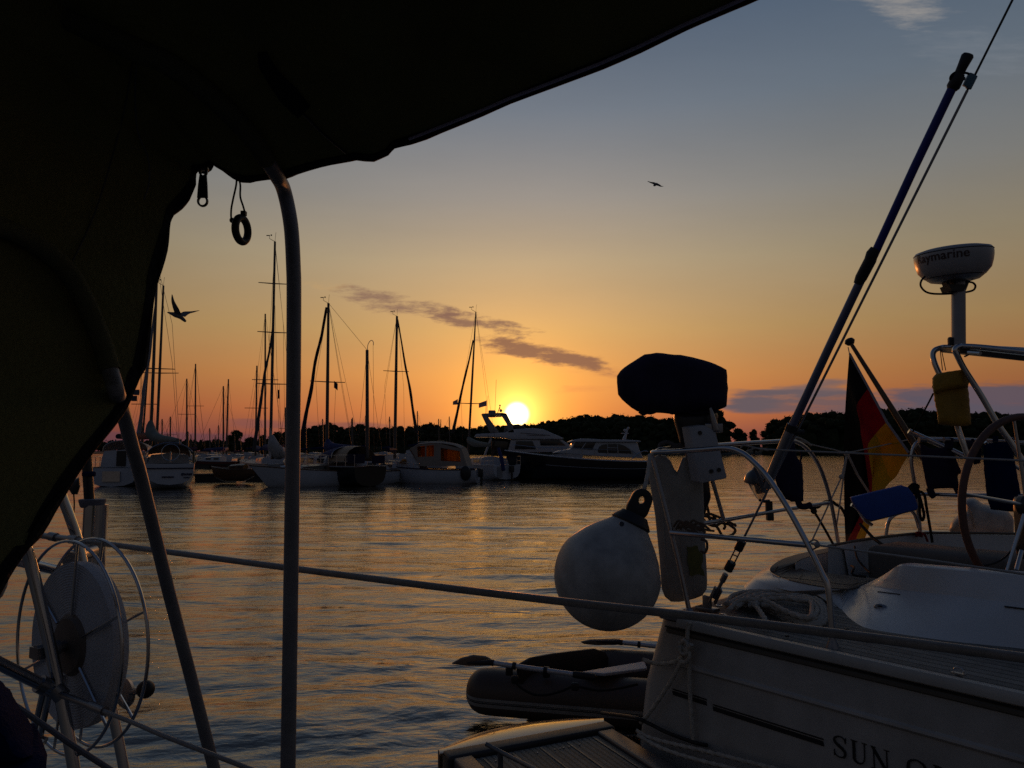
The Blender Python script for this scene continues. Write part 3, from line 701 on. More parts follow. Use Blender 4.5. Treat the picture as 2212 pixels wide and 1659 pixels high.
# ---- D: dark ketch
def boat_d():
    stern = P(800, 1048, 40.6); stern.z = 0; fwd = Vector((-.66, .75, 0)); T = local(stern, fwd)
    root = thing('ketch', 'dark hulled ketch with white cabin windows and a blue cover on its main boom', 'sailboat', stern, 'boats moored along the pontoon')
    st = hull_lines(10.8, 3.2, 1.05, 1.35, .62); hull_mesh(T, st, root, dk_hull, far_grey, far_grey)
    cabin_mesh(T, 2.9, 7.4, 2.5, 1.8, 1.0, 1.72, root, far_white, nwin=3)
    hood(T, 2.4, 2.2, 1.55, .62, 1.6, root, blue_cloth)
    mb = MB(T); mb.grid([[Vector((1.1 + .9 * i, 1.05 * math.cos(a), 1.25 + .95 * math.sin(a))) for a in np.linspace(.1, math.pi - .1, 9)] for i in range(3)], .015); mb.build('cockpit_tent', mat('amber tent window', (.30, .20, .12), .6), root)
    mb = MB(T); mb.box((.35, .7, 1.5), (.3, .9, .5)); mb.box((.2, -.6, 1.45), (.2, .7, .45)); mb.build('stern_boxes', navy_blk, root)
    d = 45.0; b_, t_ = P(706, 985, d), P(709.5, 655, d)
    m = mast_set(root, b_, t_, .105, mast_mat, (.48,), 1.05, (1, .35, 0))
    mb = MB(); wob_tube(mb, P(705, 664, d), P(652, 950, 48.5), .07, .14, rb, .09); mb.build('furled_sail', navy_blk, root)
    dz = 41.6; b2, t2 = P(793.5, 990, dz), P(793, 756, dz)
    mz = MB().tube([b2, t2], [.11, .085], 10).build('mizzen_mast', mast_mat, root)
    MB().tube(spl([P(793.5, 757, dz), P(795, 744, dz), P(801, 735.5, dz), P(806, 738, dz), P(806.5, 746, dz)], 6), .02, 6).build('aerial', light_mast, mz)
    pts = [P(708, 951, 44.9), P(711, 964, 44.6), P(722, 968, 44), P(745, 969, 43.2), P(772, 968, 42.3)]
    MB().tube(spl(pts, 6), [r for r in np.interp(np.linspace(0, 4, 25), range(5), [.12, .34, .30, .24, .14])], 10).build('sail_cover', blue_cloth, root)
    lines(root, 'rigging', [(t_, P(793, 756, dz)), (t_, P(735, 818, d)), (P(735, 818, d), P(760, 965, 44)), (t_, P(770, 930, 43)), (t_, P(756, 930, 44)), (P(682, 819, d), P(690, 960, d)), (t_, P(682, 819, d)), (P(806, 746, dz), P(808, 985, dz)), (t2, P(770, 985, dz)), (P(725, 842, d), P(720, 960, d)), (t2, P(826, 985, dz))], .010)
    rails(T, st, root, .65, range(0, 10))
    p = P(726, 826, d); tag(MB().grid([[p + Vector((dx, .03 * math.sin(dx * 9), dz_ - dx * .8)) for dx in (-.12, 0, .1)] for dz_ in (0, -.2, -.42)], .012).build('pennant', navy_blk), 'dark courtesy pennant under the spreader of the dark ketch', 'flag')
boat_d()
# ---- F: cabin motorboat with tan canopy
film = bpy.data.materials.new('amber window film'); film.use_nodes = True
def _film():
    nt = film.node_tree; n = nt.nodes; l = nt.links; n.remove(n['Principled BSDF'])
    t = n.new('ShaderNodeBsdfTransparent'); t.inputs[0].default_value = (.85, .72, .5, 1)
    q = n.new('ShaderNodeBsdfTranslucent'); q.inputs[0].default_value = (.60, .36, .16, 1)
    nz = n.new('ShaderNodeTexNoise'); nz.inputs['Scale'].default_value = 2.5; tc = n.new('ShaderNodeTexCoord'); l.new(tc.outputs['Object'], nz.inputs['Vector'])
    mr = n.new('ShaderNodeMapRange'); mr.inputs[3].default_value = .25; mr.inputs[4].default_value = .75; l.new(nz.outputs['Fac'], mr.inputs[0])
    mx = n.new('ShaderNodeMixShader'); l.new(mr.outputs[0], mx.inputs[0]); l.new(t.outputs[0], mx.inputs[1]); l.new(q.outputs[0], mx.inputs[2]); l.new(mx.outputs[0], n['Material Output'].inputs[0])
_film()
def boat_f():
    bow = P(838, 1042, 45.2); stern = P(1032, 1044, 44.6); bow.z = stern.z = 0; T = local(stern, bow - stern); L = (bow - stern).length
    root = thing('cabin_boat', 'small white cabin motorboat under a tan canvas canopy with amber windows', 'motorboat', stern, 'boats moored along the pontoon')
    st = hull_lines(L, 2.3, .82, 1.02, .88, rake=.55, full=1.3); hull_mesh(T, st, root, far_white, far_white, navy_blk)
    X = lambda px: L * (1032 - px) / (1032 - 838)
    Zp = lambda py: 1.9 - (py - 975) * 44.6 / FPX
    # foredeck cabin with a raked screen
    cb = MB(T)
    for w in (1,):
        rows = []
        for px, py, w in ((915, 1004, .98), (914, 990, .95), (900, 985, .90), (889, 986, .86), (868, 996, .74), (852, 1004, .62)):
            rows.append([Vector((X(px), w * q, Zp(py) if abs(q) < .9 else .9)) for q in (1, .88, .3, -.3, -.88, -1)])
        cb.grid(rows)
    c = cb.build('cabin', far_white, root)
    for sd in (1, -1):
        MB(T).prism([Vector((X(868), sd * .80, Zp(1001))), Vector((X(886), sd * .90, Zp(1001))), Vector((X(886), sd * .88, Zp(992))), Vector((X(878), sd * .84, Zp(991)))], (0, sd * .03, 0)).build('window', film, c)
    # canopy: panels round real openings
    w = 1.0
    outl = [(916, 1006), (905, 985), (893, 968), (911, 957), (937, 954.5), (963, 954.8), (987, 959), (1003, 966.5), (1010, 986), (1015, 1006)]
    top = [(X(a), Zp(b)) for a, b in outl]
    rows = []
    for x, z in top[2:8]:
        rows.append([Vector((x, w * q, z - .10 * abs(q) ** 3)) for q in (1, .8, .4, 0, -.4, -.8, -1)])
    cp = MB(T); cp.grid(rows, .015)
    for a, b in ((top[0], top[2]), (top[9], top[7])):
        cp.grid([[Vector((a[0], w * q, a[1])) for q in (1, .3, -.3, -1)], [Vector((b[0], w * q, b[1] - .1 * abs(q) ** 3)) for q in (1, .3, -.3, -1)]], .015)
    xs = [X(q) for q in (916, 912, 926, 928, 945, 960, 1001, 1013)]
    def side(sd):
        cols = [(916, 1006, 893, 967), (912, 1006, 909, 958.5), (926, 1006, 926, 956), (929, 1006, 929, 956), (945, 1006, 945, 955), (960, 1006, 959, 955.5), (1002, 1006, 999, 965), (1015, 1006, 1003, 968)]
        yb, yt = 985, 968
        fr = (0, .40, .86, 1)
        for k in range(len(cols) - 1):
            for j in range(3):
                c0, c1 = cols[k], cols[k + 1]
                lo0, hi0 = (fr[j], fr[j + 1])
                if k == 5: lows = (0, .22, .76, 1); lo0, hi0 = lows[j], lows[j + 1]
                def pt(c, f): return Vector((X(c[0] + (c[2] - c[0]) * f), sd * w * (1.0 - .02 * f), Zp(c[1] + (c[3] - c[1]) * f) - (.1 if f == 1 else 0)))
                q = [pt(c0, lo0), pt(c1, lo0), pt(c1, hi0), pt(c0, hi0)]
                if j == 1 and k in (1, 3, 5): 
                    win.append((q, sd)); continue
                cp.prism(q, (0, sd * .012, 0))
    win = []
    side(1); side(-1)
    co = cp.build('canopy', tan_canvas, root)
    for q, sd in win: MB(T).prism([p + Vector((0, sd * .004, 0)) for p in q], (0, sd * .004, 0)).build('window', film, co)
    rails(T, st, root, .34, range(9, 16), .015)
    mb = MB(T); mb.ball((.55, 1.12, .62), .32, 14, 10, (1, .6, 1.35)); mb.build('spare_fender', black_rub, root)
    mb = MB(T); mb.box((-.2, .2, .62), (.28, .3, .5)); mb.box((-.25, .2, .2), (.14, .12, .6)); mb.build('outboard', black_pl, root, bevel=.05)
    MB(T).tube([T and Vector((X(960), 0, Zp(953))), Vector((X(905), .4, Zp(955)))], .02, 5).build('roof_rail', dull_steel, root)
boat_f()
# ---- G: sloop hidden behind the motorboat, mast and furled jib show
def boat_g():
    d = 55.; b_, t_ = P(852.5, 1000, d), P(857.5, 683, d); pos = P(838, 985, d - 4); pos.z = 0; fwd = Vector((.42, 1, 0)); T = local(pos, fwd)
    root = thing('sailboat', 'sloop behind the tan canopy boat whose furled sail slants down to the far side', 'sailboat', pos)
    st = hull_lines(9, 2.7, .95, 1.2, .7); hull_mesh(T, st, root, far_white, far_grey); cabin_mesh(T, 2, 5.5, 1.8, 1.3, .95, 1.4, root, far_white)
    mast_set(root, b_, t_, .12, mast_mat, (.62,), .95, (1, .2, 0))
    mb = MB(); wob_tube(mb, P(859, 690, d), P(900, 935, d + 3), .05, .12, rb, .05); mb.build('furled_sail', mat('dark furled sail', (.05, .045, .045), .85), root)
    MB().tube([P(853, 972, d), P(838, 972, d - 3)], .16, 8).build('sail_cover', navy_blk, root)
    lines(root, 'rigging', [(t_, P(831, 834, d)), (P(831, 834, d), P(836, 985, d)), (t_, P(872, 836, d)), (P(872, 836, d), P(874, 985, d)), (t_, P(812, 975, d - 3))], .010)
boat_g()
def runabout(label, x, yw, d, L, head, hull_m, glass=True):
    pos = P(x, yw, d); pos.z = 0; T = local(pos, head); root = thing('runabout', label, 'motorboat', pos)
    st = hull_lines(L, 2.0, .75, .95, .85, rake=.4); hull_mesh(T, st, root, hull_m, far_grey, far_grey); cb = cabin_mesh(T, L * .3, L * .62, 1.6, 1.3, .75, 1.35, root, far_white, glass_dk, 2)
    rails(T, st, root, .35, range(9, 16), .015)
    mb = MB(T); mb.box((-.15, 0, .8), (.28, .3, .5)); mb.box((-.2, 0, .25), (.14, .12, .7)); mb.build('outboard', black_pl, root, bevel=.05)
    return root
runabout('small white motor cruiser between the dark ketch and the tan canopy boat', 824, 1010, 52, 6, (-.9, .5), far_white)
runabout('open white launch with a bow rail just behind the tan canopy boat', 872, 1012, 49, 5.5, (-.95, -.2), far_white)
# ---- H: small white sloop with outboard, stern on
def boat_h():
    stern = P(1095, 1034, 49); stern.z = 0; T = local(stern, (-.5, .87)); root = thing('sailboat', 'small white sloop showing its transom with a dark outboard motor beside the black yacht', 'sailboat', stern, 'boats moored along the pontoon')
    st = hull_lines(7.8, 2.35, .98, 1.15, .88, stern_z=.05); hull_mesh(T, st, root, far_white, far_white, far_white)
    cabin_mesh(T, 2.2, 5.2, 1.6, 1.2, .98, 1.5, root, far_white, nwin=2)
    d = 54; b_, t_ = P(1011, 985, d), P(1028, 674, d)
    mast_set(root, b_, t_, .085, mast_mat, (.36,), 1.0, (1, .1, 0), thick_top=.5)
    mb = MB(); wob_tube(mb, P(1022, 735, d), P(978, 935, d + 2.5), .05, .12, rb, .05); mb.build('furled_sail', mat('dark furled sail', (.05, .045, .045), .85), root)
    MB().tube(spl([P(1012, 945, d), P(1016, 953, d - .3), P(1030, 959, d - 1.2), P(1058, 961, d - 3)], 6), [r for r in np.interp(np.linspace(0, 3, 19), range(4), [.1, .26, .24, .12])], 8).build('sail_cover', grey_cover, root)
    lines(root, 'rigging', [(t_, P(1050, 855, d)), (P(1050, 855, d), P(1056, 980, d)), (t_, P(996, 851, d)), (P(996, 851, d), P(1000, 980, d)), (t_, P(1075, 985, 50))], .010)
    mb = MB(T); mb.box((-.18, -.25, .75), (.28, .26, .42)); mb.box((-.22, -.25, .25), (.13, .1, .7)); mb.box((-.4, -.38, .12), (.3, .05, .12)); mb.build('outboard', black_pl, root, bevel=.05)
    mb = MB(T); mb.box((-.04, .55, .55), (.05, .35, .7)); mb.build('ladder', far_grey, root)
    MB().tube([P(1077, 968, 49.2), P(1083, 990, 48.9), P(1088, 1016, 48.7)], [.10, .13, .11], 8).build('rolled_cover', blue_cloth, root)
    rails(T, st, root, .6, range(0, 7))
    p = P(989, 863, d + 1); tag(MB().grid([[p + Vector((-.37 + .185 * i, .04 * math.sin(i * 2.2), -.02 - .16 * (1 - i / 2) + dz * (.6 + .2 * i))) for i in range(3)] for dz in (.05, -.15, -.36)], .012).build('pennant', cloth('grey pennant', (.42, .40, .46), .5)), 'pale streaming pennant on the slanting furled sail of the small sloop', 'flag')
boat_h()
# ---- I: flybridge yacht
def boat_i():
    d = 57.; bow = P(1262, 1030, d + 1); stern = P(1046, 1030, d + 1.8); bow.z = stern.z = 0; T = local(stern, bow - stern); L = (bow - stern).length
    root = thing('flybridge_yacht', 'white flybridge motor yacht with a swept radar arch against the setting sun', 'motor yacht', stern)
    st = hull_lines(L, 3.6, 1.3, 1.9, .9); hull_mesh(T, st, root, far_white, far_white, far_white)
    W = 3.2
    def slab(name, pts, w0, w1, m, par=root, bev=.05): return MB().prism([P(x, y, d + w0) for x, y in pts], (0, w1 - w0, 0)).build(name, m, par, bevel=bev, smooth=30)
    fb = slab('flybridge', [(1024, 944), (1028, 937.5), (1061, 935.5), (1091, 934), (1106, 927), (1150, 925), (1173, 927), (1189, 934), (1217, 946), (1216, 949), (1165, 948.5), (1106, 949), (1091, 945.5), (1058, 943.5)], 0, 3.6, far_white)
    MB().prism([P(x, y, d - .02) for x, y in ((1124, 934.5), (1188, 940), (1188, 940.9), (1124, 935.5))], (0, .02, 0)).build('stripe', navy_blk, fb)
    MB().prism([P(x, y, d - .02) for x, y in ((1138, 939), (1178, 941), (1178, 941.9), (1138, 940))], (0, .02, 0)).build('stripe', navy_blk, fb)
    sa = slab('saloon', [(1104, 949.2), (1213, 949.2), (1232, 962), (1240, 976), (1096, 978)], .15, 3.4, far_white)
    slab('window', [(1115, 953), (1150, 953), (1158, 970), (1112, 970)], .10, .16, glass_dk, sa, .01)
    slab('window', [(1166, 950.5), (1208, 950.5), (1222, 962), (1168, 962)], .10, .16, glass_dk, sa, .01)
    slab('shaded_interior', [(1062, 948), (1104, 950), (1098, 985), (1060, 985)], 1.2, 2.4, glass_dk)  # dark slab standing in for the shade inside the aft cockpit
    for w0 in (.1, 3.2): MB().tube([P(1061, 947, d + w0), P(1047, 984, d + w0)], .09, 8).build('strut', far_white, root)
    slab('stair', [(1104, 958), (1120, 989), (1093, 983)], .2, .8, far_white)
    ar = slab('radar_arch', [(1039.5, 895.5), (1051, 896), (1071, 924), (1079, 935), (1060, 935), (1056, 930)], 0, .4, far_grey)
    MB().prism([P(x, y, d + 3.2) for x, y in ((1039.5, 895.5), (1051, 896), (1071, 924), (1079, 935), (1060, 935), (1056, 930))], (0, .4, 0)).build('arch_leg', far_grey, ar)
    MB().prism([P(x, y, d) for x, y in ((1039.5, 895.5), (1042, 893.2), (1084, 891.5), (1094, 893), (1092, 896), (1051, 897))], (0, 3.6, 0)).build('arch_top', far_grey, ar)
    for w0 in (0, 3.2): MB().prism([P(x, y, d + w0) for x, y in ((1081, 894.5), (1094, 893), (1108, 920), (1110, 934), (1098, 934), (1094, 915))], (0, .4, 0)).build('arch_leg', far_grey, ar)
    mb = MB(); mb.box(P(1063, 894, d + 1.6), (.58, .6, .55)); mb.build('radar_box', far_grey, ar, bevel=.08)
    mb = MB(); mb.tube([P(1075, 892, d + 1), P(1080, 878, d + 1)], .03, 6); mb.tube([P(1080, 890, d + 1), P(1080, 874, d + 1)], .02, 6); mb.ball(P(1082, 887, d + 1), .12, 8, 6); mb.ball(P(1080, 876, d + 1), .07, 8, 6); mb.tube([P(1069, 893, d + 1.5), P(1072, 820, d + 1.5)], .013, 5); mb.tube([P(1052, 893, d + .6), P(1054, 855, d + .6)], .012, 5); mb.build('aerial', far_grey, ar)
    MB().tube([P(1049, 894, d), P(1050.5, 864, d)], .016, 5).build('flag_staff', far_grey, ar)
    slab('helm_screen', [(1107, 926), (1110, 917), (1120, 916), (1140, 926)], .4, 3.2, glass_dk)
    slab('seat', [(1088, 934), (1090, 920), (1104, 919), (1108, 932)], .9, 2.7, far_grey)
    p = P(1051.5, 865, d); tag(MB().grid([[p + Vector((-.62 + .155 * i, .06 * math.sin(i * 1.7), -.21 + .21 * (i / 4) + dz * (1 - .12 * (4 - i) / 4))) for i in range(5)] for dz in (0, -.2, -.42)], .012).build('boat_flag', cloth('pale boat flag', (.50, .46, .52), .5)), 'pale square flag flying from the radar arch of the flybridge yacht', 'flag')
    MB().tube([P(1106, 960, d - .2), P(1162, 967, d - .2), P(1240, 967, d - .2)], .02, 5).build('guard_rail', steel, root)
boat_i()
# ---- J: black hulled motor yacht
def boat_j():
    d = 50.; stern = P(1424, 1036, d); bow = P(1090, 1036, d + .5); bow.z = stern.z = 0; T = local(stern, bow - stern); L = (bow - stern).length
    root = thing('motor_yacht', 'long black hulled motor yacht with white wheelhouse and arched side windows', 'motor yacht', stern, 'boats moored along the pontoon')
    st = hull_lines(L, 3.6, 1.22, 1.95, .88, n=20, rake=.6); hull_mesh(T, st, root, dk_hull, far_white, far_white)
    mb = MB(T); mb.tube([h[1].lerp(h[0], -.12) + Vector((0, .02, 0)) for h in st[:15]], .022, 6); mb.build('rubbing_strake', far_grey, root)
    near = d - 1.35
    def slab(name, pts, w0, w1, m, par=root, bev=.05): return MB().prism([P(x, y, near + w0) for x, y in pts], (0, w1 - w0, 0)).build(name, m, par, bevel=bev, smooth=30)
    cb = slab('wheelhouse', [(1196, 978), (1210, 973.5), (1232, 970.5), (1241, 955.5), (1300, 954.5), (1377, 955), (1381, 971), (1390, 990), (1300, 986)], 0, 2.7, far_white, bev=.06)
    rf = slab('roof', [(1231, 954.3), (1240, 949.8), (1254, 947.3), (1284, 948), (1300, 949.6), (1358, 950), (1381, 951.7), (1386, 954.4), (1340, 955), (1290, 955)], -.15, 2.85, far_white, bev=.04)
    w_ = slab('window', [(1291, 974), (1294, 966), (1300, 961), (1312, 959), (1336, 959), (1350, 963), (1360, 970), (1367, 980), (1293, 978)], -.03, .02, glass_dk, cb, .005)
    for x in (1312.5, 1334): MB().tube([P(x, 958.6, near - .06), P(x + .6, 979.5, near - .06)], .022, 5).build('mullion', far_white, w_)
    MB().tube([P(1312.5, 967, near - .06), P(1334.5, 967.5, near - .06)], .018, 5).build('mullion', far_white, w_)
    slab('windscreen', [(1237.5, 967.5), (1242, 956.8), (1287, 956), (1279, 971.5)], -.03, .02, glass_dk, cb, .005)
    MB().tube([P(1256, 970, near - .05), P(1266, 956, near - .05)], .03, 6).build('screen_pillar', far_white, cb)
    ms = MB(); ms.tube([P(1348, 950, near + 1.3), P(1352, 938, near + 1.3), P(1356, 925, near + 1.3)], [.14, .08, .05], 8); ms.box(P(1350, 936, near + 1.3), (.5, .1, .06)); ms.ball(P(1350, 929.5, near + 1.3), .10, 8, 6); ms.ball(P(1357, 925, near + 1.3), .09, 8, 6); ms.build('signal_mast', far_white, rf, smooth=40)
    rp = [(1112, 961), (1162, 966.5), (1225, 967), (1284, 970), (1366, 974), (1385, 987)]
    mb = MB(); mb.tube([P(x, y, near - .12) for x, y in rp], .022, 6)
    for x, yb in ((1162, 979), (1195, 981), (1225, 983), (1260, 985), (1287, 986), (1315, 988), (1338, 989), (1366, 990)): mb.tube([P(x - 3, prof(rp, x), near - .12), P(x, yb, near - .12)], .018, 5)
    mb.build('guard_rail', steel, root)
    slab('anchor_hatch', [(1206, 977), (1211, 972.5), (1226, 972), (1222, 977)], .7, 1.9, far_white, bev=.02)
    MB().tube(spl([P(1364, 993, near - .1), P(1378, 980, near - .1), P(1392, 974, near - .1), P(1400, 976, near - .1)], 5), .03, 6).build('stern_rail', steel, root)
    mb = MB(T); mb.box((-.35, 0, .35), (.7, 2.6, .08)); mb.build('bathing_platform', wood_dark, root)
boat_j()

# ---- pontoons and piles
def pontoon(label, x0, x1, d0, d1, w=1.8):
    a, b = P(x0, 1000, d0), P(x1, 1000, d1); a.z = b.z = .42; dr = (b - a).normalized(); nr = Vector((-dr.y, dr.x, 0))
    root = thing('pontoon', label, 'pontoon', ((a + b) / 2).xy.to_3d())
    MB().box((a + b) / 2, ((b - a).length, w, .10), ax=[dr, nr, Vector((0, 0, 1))]).build('deck', pile_mat, root, bevel=.02)
    mb = MB(); n = int((b - a).length / 3)
    for i in range(n): c = a.lerp(b, (i + .5) / n) - Vector((0, 0, .33)); mb.box(c, (2.4, w * .95, .55), ax=[dr, nr, Vector((0, 0, 1))])
    mb.build('floats', black_pl, root)
    return root
pontoon('long dark pontoon running behind the moored boats', 300, 1180, 46.5, 55)
pontoon('thin distant pontoon beside the far marina', 395, 560, 84, 84)
def launch():
    pos = P(548, 1032, 44.2); pos.z = .0; T = local(pos, (-1, .05)); root = thing('rowing_boat', 'low brown wooden launch lying along the dark pontoon', 'boat', pos)
    st = hull_lines(2.6, 1.0, .42, .55, .7, rake=.2); st = [[p + Vector((0, 0, .42)) for p in h] for h in st]; hull_mesh(T, st, root, wood_dark, pile_mat)
    cabin_mesh(T, .5, 1.4, .7, .6, .85, 1.12, root, wood_dark, nwin=2, slope=.2)
launch()

# ---- boats of the far marina
def marina_boat(label, mast_v, d, fwd, L, hm, cover, rnd, group='small boats of the far marina', spread=True, parts=True):
    (xb, yb), (xt, yt) = mast_v; base = P(xb, yb, d); f = Vector((fwd[0], fwd[1], 0)).normalized()
    pos = Vector((base.x, base.y, 0)) - f * L * .58; T = local(pos, f); root = thing('sailboat', label, 'sailboat', pos, group)
    st = hull_lines(L, L * .3, 1.0, 1.25, .75, n=9); hull_mesh(T, st, root, hm, far_grey, far_grey); cabin_mesh(T, L * .25, L * .55, L * .2, L * .15, 1.0, 1.5, root, far_white, nwin=2)
    foot = Vector((base.x, base.y, 1.1)); top = P(xt, yt, d)
    m = MB().tube([foot, top], [.10 * d / 85 + .02, .06 * d / 85 + .02], 8).build('mast', mast_mat, root)
    tv = Vector((1, .1, 0))
    if spread:
        c = foot.lerp(top, .55); MB().tube([c - tv * 1.0, c + tv * 1.0], .03, 5).build('spreader', mast_mat, m)
    MB().tube([foot + Vector((0, 0, 1.1)), foot - f * L * .38 + Vector((0, 0, 1.0))], [.26, .13], 8).build('sail_cover', cover, root)
    lines(root, 'rigging', [(top, T(Vector((L, 0, 1.2)))), (top, T(Vector((0, 0, 1.0)))), (top, T(Vector((L * .55, L * .14, 1.1)))), (top, T(Vector((L * .55, -L * .14, 1.1))))], .010 * d / 70)
    return root
marina_boat('sailboat whose slim brown mast stands between the two pale sloops', ((305, 985), (321.5, 772)), 56, (-.3, 1), 9, far_white, navy, rb)
marina_boat('far sailboat with the shorter of two bare masts beside the grey green cover', ((403.5, 990), (403.5, 818)), 88, (.2, 1), 9.5, far_white, navy, rb)
marina_boat('far sailboat with the taller of two bare masts beside the grey green cover', ((421.5, 990), (422.5, 786)), 90, (-.1, 1), 10, far_white, navy, rb)
marina_boat('far sailboat with the shorter of the twin masts left of the round tree', ((482.5, 990), (482.5, 834)), 95, (.4, 1), 9, far_grey, blue_cloth, rb, spread=False)
marina_boat('far sailboat with the leaning taller twin mast beside the round tree', ((488.5, 990), (493.5, 819)), 92, (-.3, 1), 9, far_white, blue_cloth, rb, spread=False)
marina_boat('sailboat whose thin mast carries a slanting stay right of the round tree', ((552, 985), (555, 790)), 66, (-.5, 1), 9, far_white, blue_cloth, rb)
marina_boat('sailboat with a blue boom cover close behind the white wooden yacht', ((573, 985), (573, 678)), 58, (-.6, 1), 11, far_grey, blue_cloth, rb)
far = [(368, 900, 110), (447, 925, 150), (462, 918, 170), (388, 932, 160), (338, 905, 120), (520, 938, 180), (535, 905, 140), (622, 880, 120), (640, 915, 150), (672, 905, 140), (742, 902, 130), (762, 898, 150), (774, 905, 170), (826, 900, 140), (878, 888, 150), (918, 905, 160), (945, 900, 170), (280, 900, 130), (352, 935, 190), (410, 938, 200), (435, 940, 210), (474, 940, 220), (504, 942, 200)]
proto = None
mast_lab = 'distant sailboat of the crowded marina reduced to a thin bare mast'
for i, (x, yt, d) in enumerate(far):
    if proto is None:
        proto = marina_boat(mast_lab, ((x, 985), (x, yt)), d, (.15, 1), 9, far_white, navy, rb); ph = P(x, yt, d).z
        p0 = proto.location.copy(); continue
    r = proto.copy(); COL.objects.link(r); p = P(x, 985, d); r.location = (p.x, p.y - 5, 0); k = P(x, yt, d).z / ph; r.scale = (1, 1, k)
    r.rotation_euler = (0, 0, rb.uniform(-.5, .5))
    for ch in proto.children:
        c = ch.copy(); COL.objects.link(c); c.parent = r
        for g in ch.children:
            e = g.copy(); COL.objects.link(e); e.parent = c
# low craft on the far pontoon
for i, (x, yw, d, L, hd, hm, lab) in enumerate(((515, 1003, 84, 6, (-1, .1), red_paint, 'red bottomed motorboat on the far pontoon below the round tree'), (452, 1001, 88, 6, (-.8, .6), far_white, 'white motorboat with an open bow on the far pontoon'), (545, 1000, 95, 7, (.6, .8), far_grey, 'grey cabin cruiser on the far pontoon nearest the white wooden bow'), (420, 996, 110, 7, (.3, 1), far_white, 'white cruiser stern beside the yellow green dodger'), (655, 1004, 80, 6.5, (-.7, .7), far_white, 'white cruiser just past the upright canopy pole'), (480, 992, 140, 8, (1, .2), far_white, 'pale low boat farthest along the marina channel'))):
    runabout(lab, x, yw, d, L, hd, hm)

# ------------------------------------------------------------------ gulls
def gull(label, pts, d, body_r):
    """pts: bill, breast, back, tail, two wings as (root, elbow, tip) overview pixels; one skin"""
    c = P(*pts['body'], d); root_loc = c
    mb = MB(); rows = [P(x, y, d) for x, y in pts['spine']]
    rad = [.012, .035, body_r, body_r * .8, .05, .03]
    mb.tube(spl(rows, 4), [r for r in np.interp(np.linspace(0, len(rows) - 1, (len(rows) - 1) * 4 + 1), range(len(rows)), rad[:len(rows)])], 8)
    for wing in pts['wings']:
        q = [P(x, y, d + dz) for x, y, dz in wing]; ch = [.20, .17, .09, .015][:len(q)]
        lead = spl(q, 4); cw = np.interp(np.linspace(0, len(q) - 1, len(lead)), range(len(q)), ch)
        sp = Vector(pts['chord'])
        mb.grid([[p + sp * (w * (f - .35)) for f in (0, .3, .7, 1)] for p, w in zip(lead, cw)], .012)
    o = mb.build('gull', gull_mat); tag(o, label, 'bird'); return o
gull('dark gull with one wing raised flying past the canopy edge', dict(body=(386, 680), spine=[(361.5, 674.5), (368, 676.5), (379, 680), (390, 685), (396, 690), (401, 694.5)], chord=(.9, .3, -.25),
     wings=[[(383, 680, 0), (377.5, 665, -.25), (372.5, 650, -.4), (371.5, 636, -.45)], [(390, 681, 0), (401, 674.5, .3), (415, 673, .45), (430.5, 670.5, .5)]]), 21, .075)
gull('small gull gliding high in the open sky over the outboard cover', dict(body=(1417, 397), spine=[(1420, 395), (1418.5, 396), (1416.5, 398), (1414, 400), (1412, 401.5)], chord=(-.5, .5, -.6),
     wings=[[(1416.5, 397, 0), (1412, 395, .2), (1405, 393.5, .3), (1398.5, 391, .35)], [(1418, 397, 0), (1423, 399, -.2), (1428, 402, -.3), (1433.5, 402.5, -.35)]]), 52, .11)

# ================================================================== our own boat: canopy, stern rail, reel
def proj(p):
    r = Vector(p) - EYE; fw = Vector((0, math.cos(PITCH), math.sin(PITCH))); up = Vector((0, -math.sin(PITCH), math.cos(PITCH)))
    z = r.dot(fw); return 1106 + FPX * r.x / z, 829.5 - FPX * r.dot(up) / z
def loft_body(name, outline, d, half, material, parent=None, n=9, power=2.6, back=None, bevel=0, dent=0.0, seed=1):
    """solid body whose middle section is the outline; rounded off towards both faces"""
    pts = [P(x, y, d) for x, y in outline]; c = sum(pts, Vector()) / len(pts)
    vd = Vector((c.x, c.y, 0)).normalized() if back is None else Vector(back).normalized()
    pts = resample(pts + [pts[0]], 49)[:-1]; rows = []
    g = np.random.default_rng(seed)
    for k in range(n):
        w = math.sin(math.pi / 2 * (-1 + 2 * k / (n - 1)))
        s = max(.12, (1 - min(.999, abs(w)) ** power) ** (1 / power)); s = .35 + .65 * s if abs(w) < .999 else .55
        rows.append([c + (p - c) * s + vd * (w * half) + Vector((g.normal(), g.normal(), g.normal())) * dent for p in pts])
    mb = MB(); vs = [p for r in rows for p in r]; m = len(pts)
    fs = [(i * m + k, i * m + (k + 1) % m, (i + 1) * m + (k + 1) % m, (i + 1) * m + k) for i in range(n - 1) for k in range(m)]
    fs += [tuple(range(m)), tuple((n - 1) * m + k for k in reversed(range(m)))]
    mb.add(vs, fs); return mb.build(name, material, parent, smooth=60)

